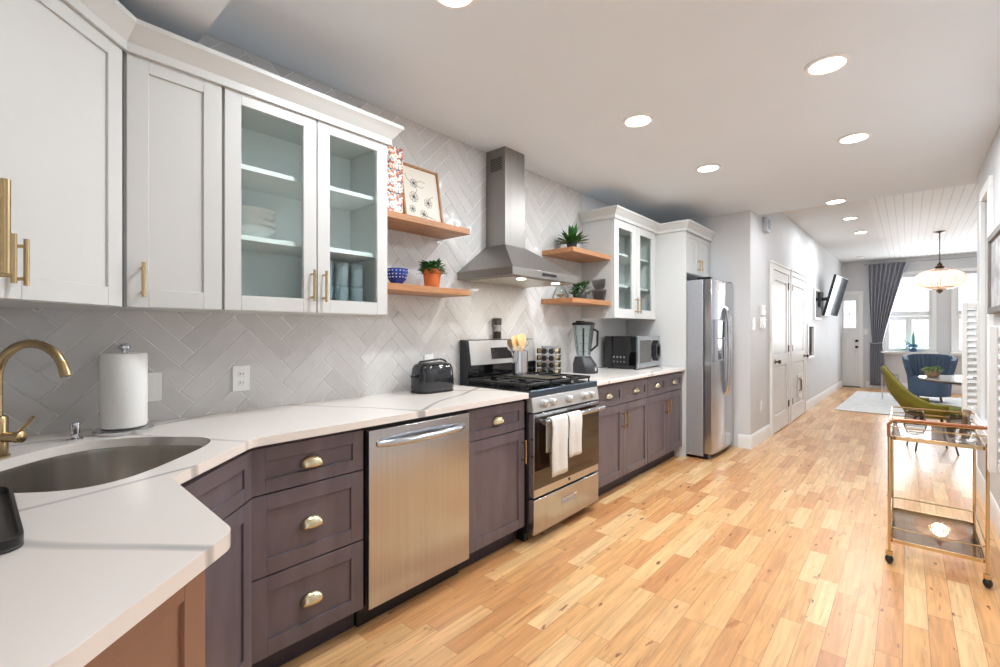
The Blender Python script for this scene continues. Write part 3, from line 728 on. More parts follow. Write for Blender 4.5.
# ------------------------------------------------------------------ refrigerator
fy0, fy1 = 4.83, 5.594
t = thing('refrigerator', 'stainless steel side-by-side refrigerator with water dispenser', 'refrigerator', (.4,5.2,0))
obj('body', MB().box(.03,.80,fy0,fy1,.03,1.80), 'steel_side', t, bevel=.004)
def bulge_door(ya, yb, nm):
    n = 10; f = []
    for i in range(n+1):
        k = i/n; y = ya+(yb-ya)*k; x = .884+.022*(1-abs((y-(fy0+fy1)/2)/(fy1-fy0)*2)**2.2); f.append((x,y))
    pts = [(.812,ya)]+f+[(.812,yb)]
    return obj(nm, MB().prism(pts,.06,1.80), 'steel', t, bevel=.006, seg=3, ang=50)
fs = fy0+.385
bulge_door(fy0+.002, fs-.003, 'freezer_door'); bulge_door(fs+.003, fy1-.002, 'fridge_door')
obj('base_grille', MB().box(.75,.84,fy0+.02,fy1-.02,.0,.055), 'black', t)
for y in (fs-.035, fs+.035):
    obj('door_handle', MB().tube([(.90,y,.62),(.925,y,.66),(.94,y,.78),(.948,y,1.10),(.94,y,1.38),(.925,y,1.50),(.90,y,1.54)], .014, 12), 'chrome', t)
mb = MB(); a, b = fy0+.07, fs-.07
dp = obj('dispenser', MB().box(.86,.914,a,b,.98,1.40), 'steel_side', t, bevel=.004)
obj('dispenser_recess', MB().box(.909,.917,a+.02,b-.02,1.0,1.20), 'chrome', dp); obj('dispenser_display', MB().box(.909,.918,a+.012,b-.012,1.22,1.385), 'bglass', dp)
obj('hinge_cover', MB().box(.74,.87,fy0+.01,fy0+.07,1.802,1.825), 'black', t, bevel=.004); obj('hinge_cover', MB().box(.74,.87,fy1-.07,fy1-.01,1.802,1.825), 'black', t, bevel=.004)

# ------------------------------------------------------------------ dishwasher
t = thing('dishwasher', 'stainless steel dishwasher with curved bar handle under the counter', 'dishwasher', (.3,1.41,0))
a, b = 1.106, 1.711
obj('body', MB().box(.02,.585,a,b,.10,.88), 'black', t)
obj('door_panel', MB().box(.588,.632,a+.004,b-.004,.105,.862), 'steel', t, bevel=.004, seg=3)
pts = []
for i in range(13):
    k = i/12; pts.append((.632+.045*math.sin(PI*k)**.5 if 0<k<1 else .625, a+.05+(b-a-.1)*k, .80))
hd = obj('bar_handle', MB().tube(pts, .016, 12), 'steel', t)
obj('toe_kick', MB().box(.50,.545,a,b,0,.10), 'black', t)

# ------------------------------------------------------------------ gas range
a, b = 2.208, 2.985; xf = .668
t = thing('gas_range', 'stainless steel gas range with five burners and two towels on its door', 'stove', (.33,2.57,0))
obj('body', MB().box(.02,.62,a,b,.06,.90), 'black', t, bevel=.003)
obj('leg', MB().box(.52,.58,a+.02,a+.06,0,.06), 'black', t); obj('leg', MB().box(.52,.58,b-.06,b-.02,0,.06), 'black', t)
obj('cooktop', MB().box(.06,.63,a,b,.90,.922), 'bglass', t, bevel=.003)
obj('cooktop_trim', MB().box(.63,.655,a,b,.885,.926), pm('blue_reflection_steel',(96,112,128),.3,1), t, bevel=.004)  # bluish reflection is put into the steel colour of the trim
# sloped control panel
mb = MB().loft([[(.60,y,.80),(xf,y,.795),(.655,y,.884),(.60,y,.884)] for y in (a,b)])
cp = obj('control_panel', mb, 'soft_steel', t, bevel=.003)
for y in (a+.10,a+.19,a+.38,a+.57,a+.66):
    obj('knob', MB().tube([(.655,y,.84),(.670,y,.841),(.671,y,.841),(.697,y,.843),(.701,y,.843)],1,18,[.029,.029,.025,.023,.018]), 'soft_steel', t)
od = obj('oven_door', MB().box(.622,xf,a+.006,b-.006,.285,.785), 'steel', t, bevel=.004)
obj('oven_window', MB().box(xf-.002,xf+.003,a+.008,b-.008,.335,.765), 'oven', od)
hz = .745; hx = xf+.055
mb = MB().tube([(hx,a+.03,hz),(hx,b-.03,hz)], .016, 14)
for y in (a+.05,b-.05): mb.tube([(xf,y,hz),(hx,y,hz)], .013, 10)
obj('door_handle', mb, 'steel', od)
obj('logo_badge', MB().tube([(xf,(a+b)/2,.315),(xf+.002,(a+b)/2,.315)],.010,16), 'iron', od)
dr = obj('storage_drawer', MB().box(.622,xf,a+.006,b-.006,.065,.272), 'steel', t, bevel=.004)
mb = MB(); yc = (a+b)/2; mb.box(xf-.001,xf+.004,yc-.085,yc+.085,.165,.21)
obj('drawer_pull', mb, 'chrome', dr, bevel=.003); obj('pull_recess', MB().box(xf+.002,xf+.0055,yc-.075,yc+.075,.172,.196), 'steel_side', dr)
# grates: three sections
for g0, g1 in ((a+.02,a+.26),(a+.265,a+.495),(a+.50,b-.02)):
    mb = MB(); z0, z1 = .945,.962; r = .007
    if g0 > a+.2 and g1 < b-.2:
        pass
    for y in (g0,g1-.014): mb.box(.09,.61,y,y+.014,z0,z1)
    for x in (.09,.345,.596): mb.box(x,x+.014,g0,g1,z0,z1)
    yc2 = (g0+g1)/2
    for xc in (.22,.47):
        mb.box(xc-.10,xc-.03,yc2-.006,yc2+.006,z0,z1); mb.box(xc+.03,xc+.11,yc2-.006,yc2+.006,z0,z1)
        mb.box(xc-.006,xc+.006,g0,yc2-.03,z0,z1); mb.box(xc-.006,xc+.006,yc2+.03,g1,z0,z1)
    for x in (.095,.595):
        for y in (g0+.002,g1-.012): mb.box(x,x+.01,y,y+.01,.922,z0)
    obj('grate', mb, 'iron', t, bevel=.002, seg=1)
for xc in (.22,.47):
    for yc2 in (a+.14,a+.38,b-.14):
        obj('burner', MB().lathe([(.045,0),(.045,.008),(.036,.010),(.036,.018),(.002,.02)],(xc,yc2,.9221)), 'iron', t)
obj('griddle', MB().box(.15,.55,a+.30,a+.46,.9625,.972), pm('griddle_metal',(78,74,62),.4,.6), t, bevel=.006)
# backguard
mb = MB().loft([[(.015,y,.90),(.10,y,.90),(.10,y,1.05),(.075,y,1.222),(.015,y,1.225)] for y in (a+.02,b)])
bg = obj('backguard', mb, 'black', t, bevel=.004)
mb = MB().loft([[(.1005,y,1.05),(.104,y,1.05),(.0775,y,1.218),(.074,y,1.218)] for y in (a+.045,b-.004)])
obj('backguard_panel', mb, 'soft_steel', bg)
mb = MB().loft([[(.100,y,1.085),(.104,y,1.085),(.090,y,1.165),(.086,y,1.165)] for y in (a+.26,a+.50)])
obj('clock_display', mb, 'bglass', bg)
obj('vent_slot', MB().box(.099,.104,a+.012,b-.004,.965,1.045), 'bglass', bg)
# towels on the handle
def towel(y0, y1, zf, zb, label, loc):
    t = []
    path = [(hx-.022, zb)] + [(hx-.022, zb+(hz-zb)*k) for k in (.5,1)]
    for i in range(7):
        an = PI - PI*i/6; path.append((hx+.0205*math.cos(an), hz+.0205*math.sin(an)))
    path += [(hx+.0225+.004*math.sin(k*5), hz+(zf-hz)*k) for k in (.15,.3,.45,.6,.75,.9,1)]
    n = 14; rings = []
    for i in range(n+1):
        k = i/n; y = y0+(y1-y0)*k; w_ = .003*math.sin(k*11)
        rings.append([(x+(w_ if j>9 else 0), y+ (.006*math.sin(j*.9) if j>9 else 0), z) for j,(x,z) in enumerate(path)])
    o = obj('dish_towel', MB().loft(rings, cap=False, closed=False), 'towel', solid=.005)
    tag(o, label, 'towel', 'white dish towels on the oven door')
towel(2.29,2.46,.41,.55,'white checked dish towel on the oven handle, left and longer hanging one',0)
towel(2.475,2.625,.49,.60,'white checked dish towel on the oven handle, right and shorter hanging one',0)

# ------------------------------------------------------------------ range hood
t = thing('range_hood', 'stainless steel chimney range hood above the gas range', 'range hood', (.25,2.59,1.6))
ha, hb_ = 2.215, 2.975; ca, cb = 2.50, 2.735; cx_ = .195
mb = MB().box(.007,.50,ha,hb_,1.636,1.688)
obj('canopy_rim', mb, 'hood', t, bevel=.002)
mb = MB().loft([[(.007,ha,1.6882),(.50,ha,1.6882),(.50,hb_,1.6882),(.007,hb_,1.6882)],[(.007,ca,1.90),(cx_,ca,1.90),(cx_,cb,1.90),(.007,cb,1.90)]])
obj('canopy', mb, 'hood', t)
obj('filter_panel', MB().box(.04,.46,ha+.04,hb_-.04,1.630,1.6358), pm('filter_alu',(176,170,158),.35,.9,var=.1,scale=90), t)
ch = obj('chimney', MB().box(.007,cx_-.002,ca+.002,cb-.002,1.9002,2.36), 'hood', t, bevel=.001)
obj('chimney_upper', MB().box(.007,cx_-.006,ca+.006,cb-.006,2.36,KZ-.001), 'hood', t, bevel=.001)
mb = MB()
for i in range(8): mb.box(.05,.16,ca+.0045,ca+.0062,2.44+i*.012,2.446+i*.012)
obj('vent_slots', mb, 'black', t)
obj('control_buttons', MB().box(.4995,.504,2.53,2.69,1.656,1.674), 'black', t)
for y in (2.40,2.80):
    obj('hood_lamp', MB().lathe([(.03,0),(.03,.004)],(.42,y,1.6255)), 'lamp', t)
    area('hood_lamp_light', (.42,y,1.621), .05, 2.2, (1,.93,.82))

# ------------------------------------------------------------------ floating shelves
def shelf(y0,y1,z0,z1,depth,label):
    o = obj('floating_shelf', MB().box(.006,depth,y0,y1,z0,z1), 'shelf', bevel=.003); tag(o,label,'shelf','oak floating shelves'); return o
shelf(1.413,2.09,1.895,1.932,.255,'upper oak floating shelf left of the hood, holding the framed print')
shelf(1.413,2.09,1.507,1.545,.255,'lower oak floating shelf left of the hood, holding terracotta pot and blue bowl')
shelf(3.20,3.826,1.927,1.967,.318,'upper oak floating shelf right of the hood, holding a single dark-potted plant')
shelf(3.19,3.826,1.515,1.555,.318,'lower oak floating shelf right of the hood, holding plant, glasses and bowl')

def leaf_mesh(mb, base, d, L, wid, droop=.3, n=5):
    d = Vector(d).normalized(); side = d.cross(Vector((0,0,1)));
    side = side.normalized() if side.length > 1e-3 else Vector((1,0,0))
    p = Vector(base); rows = []
    for i in range(n+1):
        k = i/n; wv = wid*math.sin(PI*min(1,.12+k*.88))**.8 if k<1 else 0.0005
        rows.append([p-side*wv/2, p+Vector((0,0,-.1*wv)), p+side*wv/2])
        d = (d+Vector((0,0,-droop/n))).normalized(); p = p+d*(L/n)
    mb.loft(rows, cap=False, closed=False)
def potted(name, label, cat, c, prof, potmat, leafmat, leaves, group=None, extra=None):
    t = thing(name, label, cat, c, group)
    obj('pot', MB().lathe(prof, c, 28), potmat, t)
    zt = prof[-1][1] if prof[-1][0] > .01 else max(z for r,z in prof)
    r_in = max(r for r,z in prof)*.8
    obj('soil', MB().lathe([(r_in,zt-.012),(.001,zt-.008)], c, 20), 'soil', t)
    mb = MB(); rnd = random.Random(int(abs(c[0]*1000+c[1]*100)))
    leaves(mb, Vector(c)+Vector((0,0,zt-.01)), rnd)
    obj('foliage', mb, leafmat, t)
    return t
def L_spiky(mb, b, rnd, n=34, L=.13, w=.022, spread=.9, up=.9):
    for i in range(n):
        a = i*2.4; e = spread*(i/n)**.7
        leaf_mesh(mb, b+Vector((math.cos(a),math.sin(a),0))*.006, (math.cos(a)*e, math.sin(a)*e, up*(1-.55*i/n)), L*rnd.uniform(.8,1.1), w, .35)
def L_bushy(mb, b, rnd, n=110, R=.07, H=.08, s=.028):
    for i in range(n):
        a = rnd.uniform(0,2*PI); q = rnd.random()**.5; el = rnd.uniform(.05,1)
        p = b+Vector((math.cos(a)*R*q*.7*math.sqrt(1-el*el*.6), math.sin(a)*R*q*.7*math.sqrt(1-el*el*.6), H*el*.75))
        leaf_mesh(mb, p, (math.cos(a)*rnd.uniform(.4,1), math.sin(a)*rnd.uniform(.4,1), rnd.uniform(-.2,.9)), s*rnd.uniform(.7,1.3), s*.55, .5, 3)
def L_succ(mb, b, rnd): L_bushy(mb, b, rnd, 150, .085, .055, .022)
# left lower shelf: terracotta pot + blue bowl
potted('potted_plant','leafy green plant in terracotta pot on the lower left shelf','plant',(.15,1.865,1.546),
       [(.042,0),(.044,.003),(.054,.085),(.060,.087),(.062,.115),(.055,.116),(.052,.095)],'terra','leaf',lambda m,b,r: L_bushy(m,b+Vector((0,0,.004)),r,260,.095,.085,.036))
t = thing('bowl','small cobalt blue patterned bowl on the lower left shelf','bowl',(.13,1.615,1.546))
obj('bowl_body', MB().lathe([(.026,0),(.028,.006),(.052,.035),(.062,.07),(.064,.095),(.061,.095),(.058,.07),(.047,.035),(.005,.012)],(.13,1.62,1.546),36), 'blue', t)
mb = MB()
for k in range(18):
    an = 2*PI*k/18
    for z, rr in ((.082,.0632),(.062,.0602),(.045,.0548)):
        p = Vector((.13+math.cos(an)*rr,1.62+math.sin(an)*rr,1.546+z)); mb.ell(p,.005,.005,.004,8,5)
obj('bowl_pattern', mb, 'pattern', t)
# left upper shelf: stacked patterned canisters + framed print
for i in range(3):
    z = 1.933+i*.131; c = (.10,1.545,z)
    t = thing('patterned_canister', ('square orange-patterned ceramic canister at the bottom of its stack','square orange-patterned ceramic canister in the middle of its stack','square orange-patterned ceramic canister on top of its stack')[i],'canister',c,'stacked patterned canisters on the upper left shelf')
    obj('canister_body', MB().box(.055,.175,1.50,1.632,z,z+.129), 'talavera', t, bevel=.006)
    obj('handle', MB().tube([(.115,1.632,z+.03),(.115,1.648,z+.035),(.115,1.655,z+.06),(.115,1.648,z+.085),(.115,1.632,z+.09)],.005,8), 'ceramic', t)
t = thing('framed_print','line-drawn flower print in a wood frame leaning on the upper left shelf','picture',(.05,1.85,1.933))
lean = math.radians(10)
FP = Matrix.Translation((.09,1.70,1.937)) @ Matrix.Rotation(-lean,4,'Y')
w_, h_ = .305,.375
mb = MB(FP)
mb.box(0,.018,0,.014,0,h_); mb.box(0,.018,w_-.014,w_,0,h_); mb.box(0,.018,.014,w_-.014,0,.014); mb.box(0,.018,.014,w_-.014,h_-.014,h_)
obj('frame', mb, 'fwood', t, bevel=.001); obj('print', MB(FP).box(.003,.008,.013,w_-.013,.013,h_-.013), 'print', t)
mb = MB(FP)
for cy,cz,r in ((.09,.17,.034),(.20,.15,.032),(.10,.26,.028),(.155,.07,.028),(.07,.09,.024)):
    for k in range(7):
        an = 2*PI*k/7; c2 = (cy+math.cos(an)*r*.6, cz+math.sin(an)*r*.6)
        mb.tube([(.0085,c2[0]+r*.4*math.cos(q*PI/5),c2[1]+r*.4*math.sin(q*PI/5)) for q in range(11)], .0009, 4)
    mb.ell((.0085,cy,cz),.001,r*.25,r*.25,12,6)
for p in (((.09,.17),(.12,.22),(.10,.26)),((.11,.27),(.16,.285),(.19,.28)),((.11,.25),(.15,.24),(.18,.25)),((.20,.15),(.22,.19),(.25,.20)),((.09,.25),(.05,.28),(.04,.31)),((.15,.07),(.19,.06),(.25,.045))):
    mb.tube([(.0085,y,z) for y,z in p], .0012, 4)
obj('drawing', mb, 'ink', t)
# right shelves
potted('potted_plant','spiky green plant in small black pot on the upper right shelf','plant',(.15,3.44,1.968),
       [(.038,0),(.046,.085),(.049,.087),(.049,.098),(.042,.098),(.04,.08)],'bpot','leaf',lambda m,b,r: L_spiky(m,b,r,40,.17,.042,1.5,.85))
potted('potted_plant','bushy green plant in dark speckled pot on the lower right shelf','plant',(.15,3.57,1.556),
       [(.045,0),(.06,.02),(.064,.06),(.058,.08),(.052,.08),(.05,.06)],'spot','leaf',lambda m,b,r: L_bushy(m,b,r,190,.115,.15,.042))
t = thing('smoked_bowl','smoked glass bowl stacked upright at the right end of the lower right shelf','bowl',(.24,3.752,1.556))
obj('bowl_body', MB().lathe([(.035,0),(.05,.01),(.062,.06),(.066,.10),(.063,.10),(.058,.06),(.045,.014),(.004,.008)],(.24,3.752,1.556),32),'smoke',t)
t = thing('smoked_bowl','smoked glass bowl resting tilted on top of the other one','bowl',(.24,3.752,1.63))
obj('bowl_body', MB(Matrix.Translation((.245,3.752,1.66))@Matrix.Rotation(.22,4,'X')).lathe([(.03,0),(.045,.008),(.058,.05),(.062,.09),(.059,.09),(.054,.05),(.042,.012),(.004,.008)],(0,0,0),32),'smoke',t)
for i, (x,y,l) in enumerate(((.12,3.31,'triangular clear glass cone at the left end of the lower right shelf'),)):
    t = thing('glass_cone', l, 'bottle', (x,y,1.556))
    obj('cone_body', MB().lathe([(.065,0),(.07,.01),(.068,.03),(.02,.13),(.016,.16),(.02,.165),(.012,.165),(.012,.13),(.05,.04),(.004,.01)],(x,y,1.556),28),'glass',t)  # clear glass shape tapering to a narrow top
# things inside the glass cabinet
bz = SH[0]+.0205; bprof = [(.04,0),(.042,.006),(.08,.03),(.102,.055),(.099,.055),(.076,.032),(.034,.010),(.002,.009)]
proto = None
for i in range(4):
    pl = ('at the bottom','second from the bottom','second from the top','on top')[i]
    if proto is None:
        proto = tag(obj('white_bowl', MB().lathe(bprof,(0,0,0),36), 'ceramic'), 'x', 'bowl')
        o = proto
    else: o = proto.copy(); C.objects.link(o)
    o.location = (.16,.815,bz+i*.026); o['label'] = 'white bowl %s of the stack behind the left glass door'%pl; o['group'] = 'stacked white bowls in the glass cabinet'
tz = Z0+.0185
gl = None; n = 0
for lev in (0,1):
    for i in range(3):
        for j in range(2):
            if gl is None:
                gl = obj('drinking_glass', MB().lathe([(.030,0),(.036,.12),(.034,.12),(.028,.008),(.001,.007)],(0,0,0),24), 'tumbler'); o = gl
            else: o = gl.copy(); C.objects.link(o)
            o.location = (.10+j*.11, 1.14+i*.085, tz+lev*.1215)
            tag(o, 'clear tumbler in the %s layer, %s column, %s row, behind the right glass door'%(('lower','upper')[lev],('left','middle','right')[i],('back','front')[j]),'glass','stacked clear tumblers in the glass cabinet')

# ------------------------------------------------------------------ counter appliances
# toaster
tx, ty = .15, 1.87
t = thing('toaster','glossy black two-slot toaster on the counter left of the range','toaster',(tx,ty,.915))
def rr(cx,cy,ax,ay,n=40,e=.55):
    return [(cx+ax*math.copysign(abs(math.cos(2*PI*i/n))**e,math.cos(2*PI*i/n)), cy+ay*math.copysign(abs(math.sin(2*PI*i/n))**e,math.sin(2*PI*i/n))) for i in range(n)]
rings = []
for z,kx,ky in ((.012,.95,.96),(.03,1,1),(.10,.98,.98),(.145,.92,.94),(.168,.78,.86),(.175,.55,.75)):
    rings.append([(x,y,.915+z) for x,y in rr(tx,ty,.082*kx,.135*ky)])
obj('toaster_body', MB().loft(rings), pm('gloss_black',(34,36,40),.08,.3,coat=.5), t, ang=60)
obj('base', MB().loft([[(x,y,.915+z) for x,y in rr(tx,ty,.080,.133)] for z in (0,.012)]), 'black', t)
for dx in (-.022,.022): obj('slot', MB().box(tx+dx-.010,tx+dx+.010,ty-.085,ty+.085,1.088,1.0925), 'black', t)
obj('lever', MB().box(tx-.02,tx+.02,ty-.155,ty-.132,1.01,1.025), 'black', t, bevel=.004)
obj('top_handle', MB().tube([(tx,ty-.12,1.075),(tx,ty-.10,1.10),(tx,ty+.06,1.112),(tx,ty+.10,1.10),(tx,ty+.12,1.075)],.006,10), 'black', t)
# bottle on backguard
c = (.045,2.585,1.226)
t = thing('pepper_mill','clear pepper mill with dark lid standing on the backguard of the range','pepper mill',c)
obj('glass_body', MB().lathe([(.030,0),(.030,.095),(.029,.098),(.001,.098)],c,24), 'smoke', t); obj('lid', MB().lathe([(.032,.103),(.033,.106),(.033,.15),(.030,.154),(.001,.155)],c,24), 'charcoal', t)
obj('collar', MB().lathe([(.0315,.0985),(.0315,.103)],c,24), 'chrome', t); obj('peppercorns', MB().lathe([(.026,.002),(.026,.055),(.001,.057)],c,20), pm('pepper',(60,50,44),.8,var=.5,scale=200), t)
# utensil crock
c = (.27,2.575,.9725); r = .055
t = thing('utensil_crock','ribbed stainless steel utensil crock on the range','utensil holder',c)
n = 72; prof = [(0,1),(.005,1),(.168,1),(.172,1)]
rings = [[(c[0]+math.cos(2*PI*i/n)*r*(1+.012*(i%3==0)),c[1]+math.sin(2*PI*i/n)*r*(1+.012*(i%3==0)),c[2]+z) for i in range(n)] for z,k in prof]
rings += [[(c[0]+math.cos(2*PI*i/n)*r*.95,c[1]+math.sin(2*PI*i/n)*r*.95,c[2]+z) for i in range(n)] for z in (.172,.01)]
obj('crock_body', MB().loft(rings), 'chrome', t, ang=20)
def spoon(i, dx, dy, hh, wd, kind, mat, label):
    b0 = Vector((c[0]+dx*.3, c[1]+dy*.3, c[2]+.02)); tip = Vector((c[0]+dx*1.6, c[1]+dy*1.6, c[2]+hh)); ax = (tip-b0).normalized()
    t = thing(kind, label, 'utensil', tuple(b0), 'utensils standing in the steel crock')
    obj('handle', MB().tube([b0, b0+(tip-b0)*.75], .0055, 8), mat, t)
    z = ax; s = z.cross(Vector((1,0,0))).normalized(); f = s.cross(z)
    Mx = Matrix(((f.x,s.x,z.x,tip.x),(f.y,s.y,z.y,tip.y),(f.z,s.z,z.z,tip.z),(0,0,0,1))) @ Matrix.Translation((0,0,-.02))
    if kind == 'whisk':
        mb = MB(Mx)
        for k in range(5):
            an = PI*k/5; mb.tube([(math.cos(an)*wd*math.sin(q*PI/8*1)*1.0, math.sin(an)*wd*math.sin(q*PI/8), .035-.045*math.cos(q*PI/8)) if False else (math.cos(an)*wd*math.cos(q*PI/8-PI/2+0)*(1 if q<=8 else 1), math.sin(an)*wd*math.cos(q*PI/8-PI/2), -.03+q*.009) for q in range(9)], .0012, 5)
        obj('wires', mb, mat, t)
    else:
        obj('head', MB(Mx).loft([[(.004*math.sin(a), wd*k*math.cos(a), zz) for a in [q*PI/6 for q in range(12)]] for zz,k in ((-.04,.25),(-.02,.8),(.01,1),(.035,.95),(.05,.5))]), mat, t)
spoon(0,.0,-.034,.25,.04,'wooden_spoon','wood','wooden spoon in the steel crock, leftmost')
spoon(1,.012,-.006,.262,.045,'wooden_spatula','wood','broad wooden spatula in the middle of the steel crock')
spoon(2,.0,.02,.25,.04,'wooden_spoon','wood','wooden spoon in the steel crock, right of the spatula')
spoon(3,-.012,.052,.24,.032,'whisk','chrome','wire whisk leaning out of the crock to the right')
spoon(4,-.02,-.05,.225,.036,'slotted_spoon','chrome','steel slotted spoon leaning out of the crock to the left')
# spice carousel
c = (.16,3.085,.915)
t = thing('spice_rack','steel carousel spice rack with glass jars right of the range','spice rack',c)
rotm = Matrix.Translation(c) @ Matrix.Rotation(math.radians(28),4,'Z')
mb = MB(rotm); mb.box(-.055,.055,-.055,.055,.015,.245); mb.lathe([(.07,0),(.07,.012),(.03,.015)],(0,0,0),28); mb.lathe([(.07,.245),(.07,.25),(.01,.252)],(0,0,0),28)
obj('rack_frame', mb, 'chrome', t)
jar = pm('spice_jar',(150,136,104),.15,var=.5,scale=12)
for side in range(4):
    rm = rotm @ Matrix.Rotation(side*PI/2,4,'Z')
    for k in range(4):
        for s in (-.028,.028):
            z = .045+k*.055
            j = obj('jar', MB(rm).tube([(.052,s,z),(.080,s,z)],.020,14), jar, t); obj('lid', MB(rm).tube([(.0805,s,z),(.092,s,z)],.0215,14), 'black', j)
# blender
c = (.18,3.60,.915)
t = thing('blender','black countertop blender with clear jug beside the microwave','blender',c)
rings = []
for z,ax,ay,dx in ((0,.10,.095,.01),(.03,.10,.095,.01),(.08,.09,.09,.0),(.13,.065,.075,-.015),(.145,.06,.07,-.015)):
    rings.append([(x,y,.915+z) for x,y in rr(c[0]+dx,c[1],ax,ay,32,.6)])
obj('motor_base', MB().loft(rings), pm('dark_base',(48,48,52),.3), t, ang=50)
obj('control_dial', MB().tube([(.275,3.60,.955),(.295,3.60,.955)],.02,16), 'chrome', t)
J = (c[0]-.01,c[1])
rings = [[(x,y,.915+z) for x,y in rr(J[0],J[1],a_,a_,24,.6)] for z,a_ in ((.15,.052),(.20,.06),(.42,.085),(.42,.081),(.20,.056),(.155,.046))]
jg = obj('jug', MB().loft(rings), 'glass', t, ang=50)
obj('blade_shaft', MB().tube([(J[0],J[1],1.067),(J[0],J[1],1.31)],.008,10), 'black', t)
mb = MB()
for z in (1.10,1.17,1.24):
    mb.box(J[0]-.035,J[0]+.035,J[1]-.006,J[1]+.006,z,z+.004)
obj('blades', mb, 'chrome', t)
obj('jug_lid', MB().loft([[(x,y,.915+z) for x,y in rr(J[0],J[1],a_,a_,24,.6)] for z,a_ in ((.421,.09),(.44,.09),(.452,.07))]), 'black', t)
obj('lid_handle', MB().box(J[0]-.02,J[0]+.02,J[1]-.10,J[1]-.01,1.356,1.376), 'black', t, bevel=.004)
obj('jug_handle', MB().tube([(J[0]+.085,J[1]+.03,1.30),(J[0]+.125,J[1]+.03,1.28),(J[0]+.12,J[1]+.03,1.16),(J[0]+.062,J[1]+.02,1.11)],.010,10), 'black', t)
# microwave, turned a little
Mw = Matrix.Translation((.06,4.19,0)) @ Matrix.Rotation(math.radians(2),4,'Z')
t = thing('microwave','black and steel microwave oven on the counter beside the tall panel','microwave',(.2,4.4,.915))
# local x = out from wall, y = along wall
obj('body', MB(Mw).box(0,.325,0,.57,.925,1.235), 'bglass', t, bevel=.004)
obj('front_panel', MB(Mw).box(.326,.347,0,.57,.925,1.235), 'steel', t, bevel=.005)
obj('door_window', MB(Mw).box(.3465,.349,.05,.32,.975,1.195), pm('mw_window',(84,84,82),.35,var=.2,scale=120), t)
obj('door_handle', MB(Mw).loft([[(.349+dx, .44+.07*k*math.cos(a), 1.085+.105*k*math.sin(a)) for a in [q*PI/3+PI/6 for q in range(6)]] for dx,k in ((-.002,1),(.028,1),(.028,.6),(-.002,.6))], cap=False), 'black', t)
for k in range(4):
    for j_ in range(2):
        obj('reflected_dot', MB(Mw).tube([(.10+k*.035,-.0005,1.03-j_*.045),(.10+k*.035,-.004,1.03-j_*.045)],.010-.003*j_,12), 'chrome', t)  # bright dots painting the spice rack's reflection on the glossy side
for x in (.03,.30):
    for y in (.03,.45): obj('foot', MB(Mw).box(x-.012,x+.012,y-.012,y+.012,.915,.9255), 'black', t)

# ------------------------------------------------------------------ ceiling fixtures
names = ['recessed ceiling light nearest the right edge of the photo','recessed ceiling light in front of the range hood, left row','smaller-looking recessed ceiling light above the glass-door cabinets on the right','recessed ceiling light in the right row, second back from the camera','recessed ceiling light at the top edge of the picture','recessed ceiling light at the far end of the kitchen ceiling by the step','recessed light in the higher living room ceiling, nearer one','recessed light in the higher living room ceiling, farther one']
for (x,y,z), nm in zip(LIGHTS, names):
    t = thing('recessed_light', nm, 'ceiling light', (x,y,z), 'round recessed ceiling lights')
    obj('trim_ring', MB().lathe([(.075,-.001),(.095,-.001),(.093,-.008),(.076,-.010),(.075,-.001)],(x,y,z),36,cap=False), 'trim', t)
    obj('lens', MB().lathe([(.075,-.001),(.075,-.006),(.001,-.0065)],(x,y,z),36), 'lamp', t)
c = (1.57,12.5,LZ-.001); t = tag(obj('smoke_detector', MB().lathe([(.07,0),(.07,-.02),(.05,-.035),(.001,-.036)],c), 'trim'), 'round white smoke detector on the living room ceiling near the front door', 'smoke detector')

# ------------------------------------------------------------------ hall wall devices, frames, TV
def hp(s,z,t_=0): return tuple(HF @ Vector((s,t_,z)))
t = thing('wall_speaker','small white speaker box high on the wall above the light switch','speaker',hp(.60,2.53))
obj('speaker_case', MB(HF).box(.52,.68,.001,.05,2.45,2.62), pm('grey_white',(196,198,204),.5), t, bevel=.006); obj('speaker_grille', MB(HF).box(.55,.65,.05,.053,2.48,2.59), pm('grille',(150,156,168),.6), t)
plate('wall_switch', HF, .12, 1.36, .09,.13, 'white light switch on the wall right of the refrigerator', 'switch', 'switch', t0=.001)
t = thing('thermostat','white wall thermostat next to the light switch by the hall doors','thermostat',hp(.45,1.36))
obj('thermostat_body', MB(HF).box(.38,.52,.001,.03,1.32,1.44), 'ceramic', t, bevel=.006); obj('thermostat_dial', MB(HF).tube([(.45,.03,1.37),(.45,.038,1.37)],.04,24), 'trim', t)
t = thing('intercom','small white intercom box above the thermostat','intercom',hp(.47,1.52))
obj('case', MB(HF).box(.42,.52,.001,.028,1.47,1.58), 'ceramic', t, bevel=.004); obj('grille', MB(HF).box(.44,.50,.028,.030,1.53,1.565), pm('lg',(190,190,192),.5), t)
plate('wall_outlet', HF, .45, .42, .075,.118, 'white outlet low on the wall left of the hall doors', 'outlet', 'outlet', t0=.001)
for s0,s1,z0,z1,lab in ((3.92,4.60,1.48,2.02,'white framed mirror on the hall wall, upper one nearer the television'),(3.28,3.90,.83,1.40,'white framed mirror on the hall wall, lower one nearer the doors')):
    t = thing('wall_mirror', lab, 'mirror', hp((s0+s1)/2,z0), 'white framed mirrors on the hall wall')
    mb = MB(HF); e = .07
    mb.box(s0,s0+e,.001,.03,z0,z1); mb.box(s1-e,s1,.001,.03,z0,z1); mb.box(s0+e,s1-e,.001,.03,z0,z0+e*.6); mb.box(s0+e,s1-e,.001,.03,z1-e*.6,z1)
    obj('frame', mb, 'trim', t, bevel=.004); obj('mirror_glass', MB(HF).box(s0+e,s1-e,.002,.012,z0+e*.6,z1-e*.6), 'mirror', t)
t = thing('television','wall-mounted flat television tilted down from the hall wall','television',(1.15,10.2,1.9))
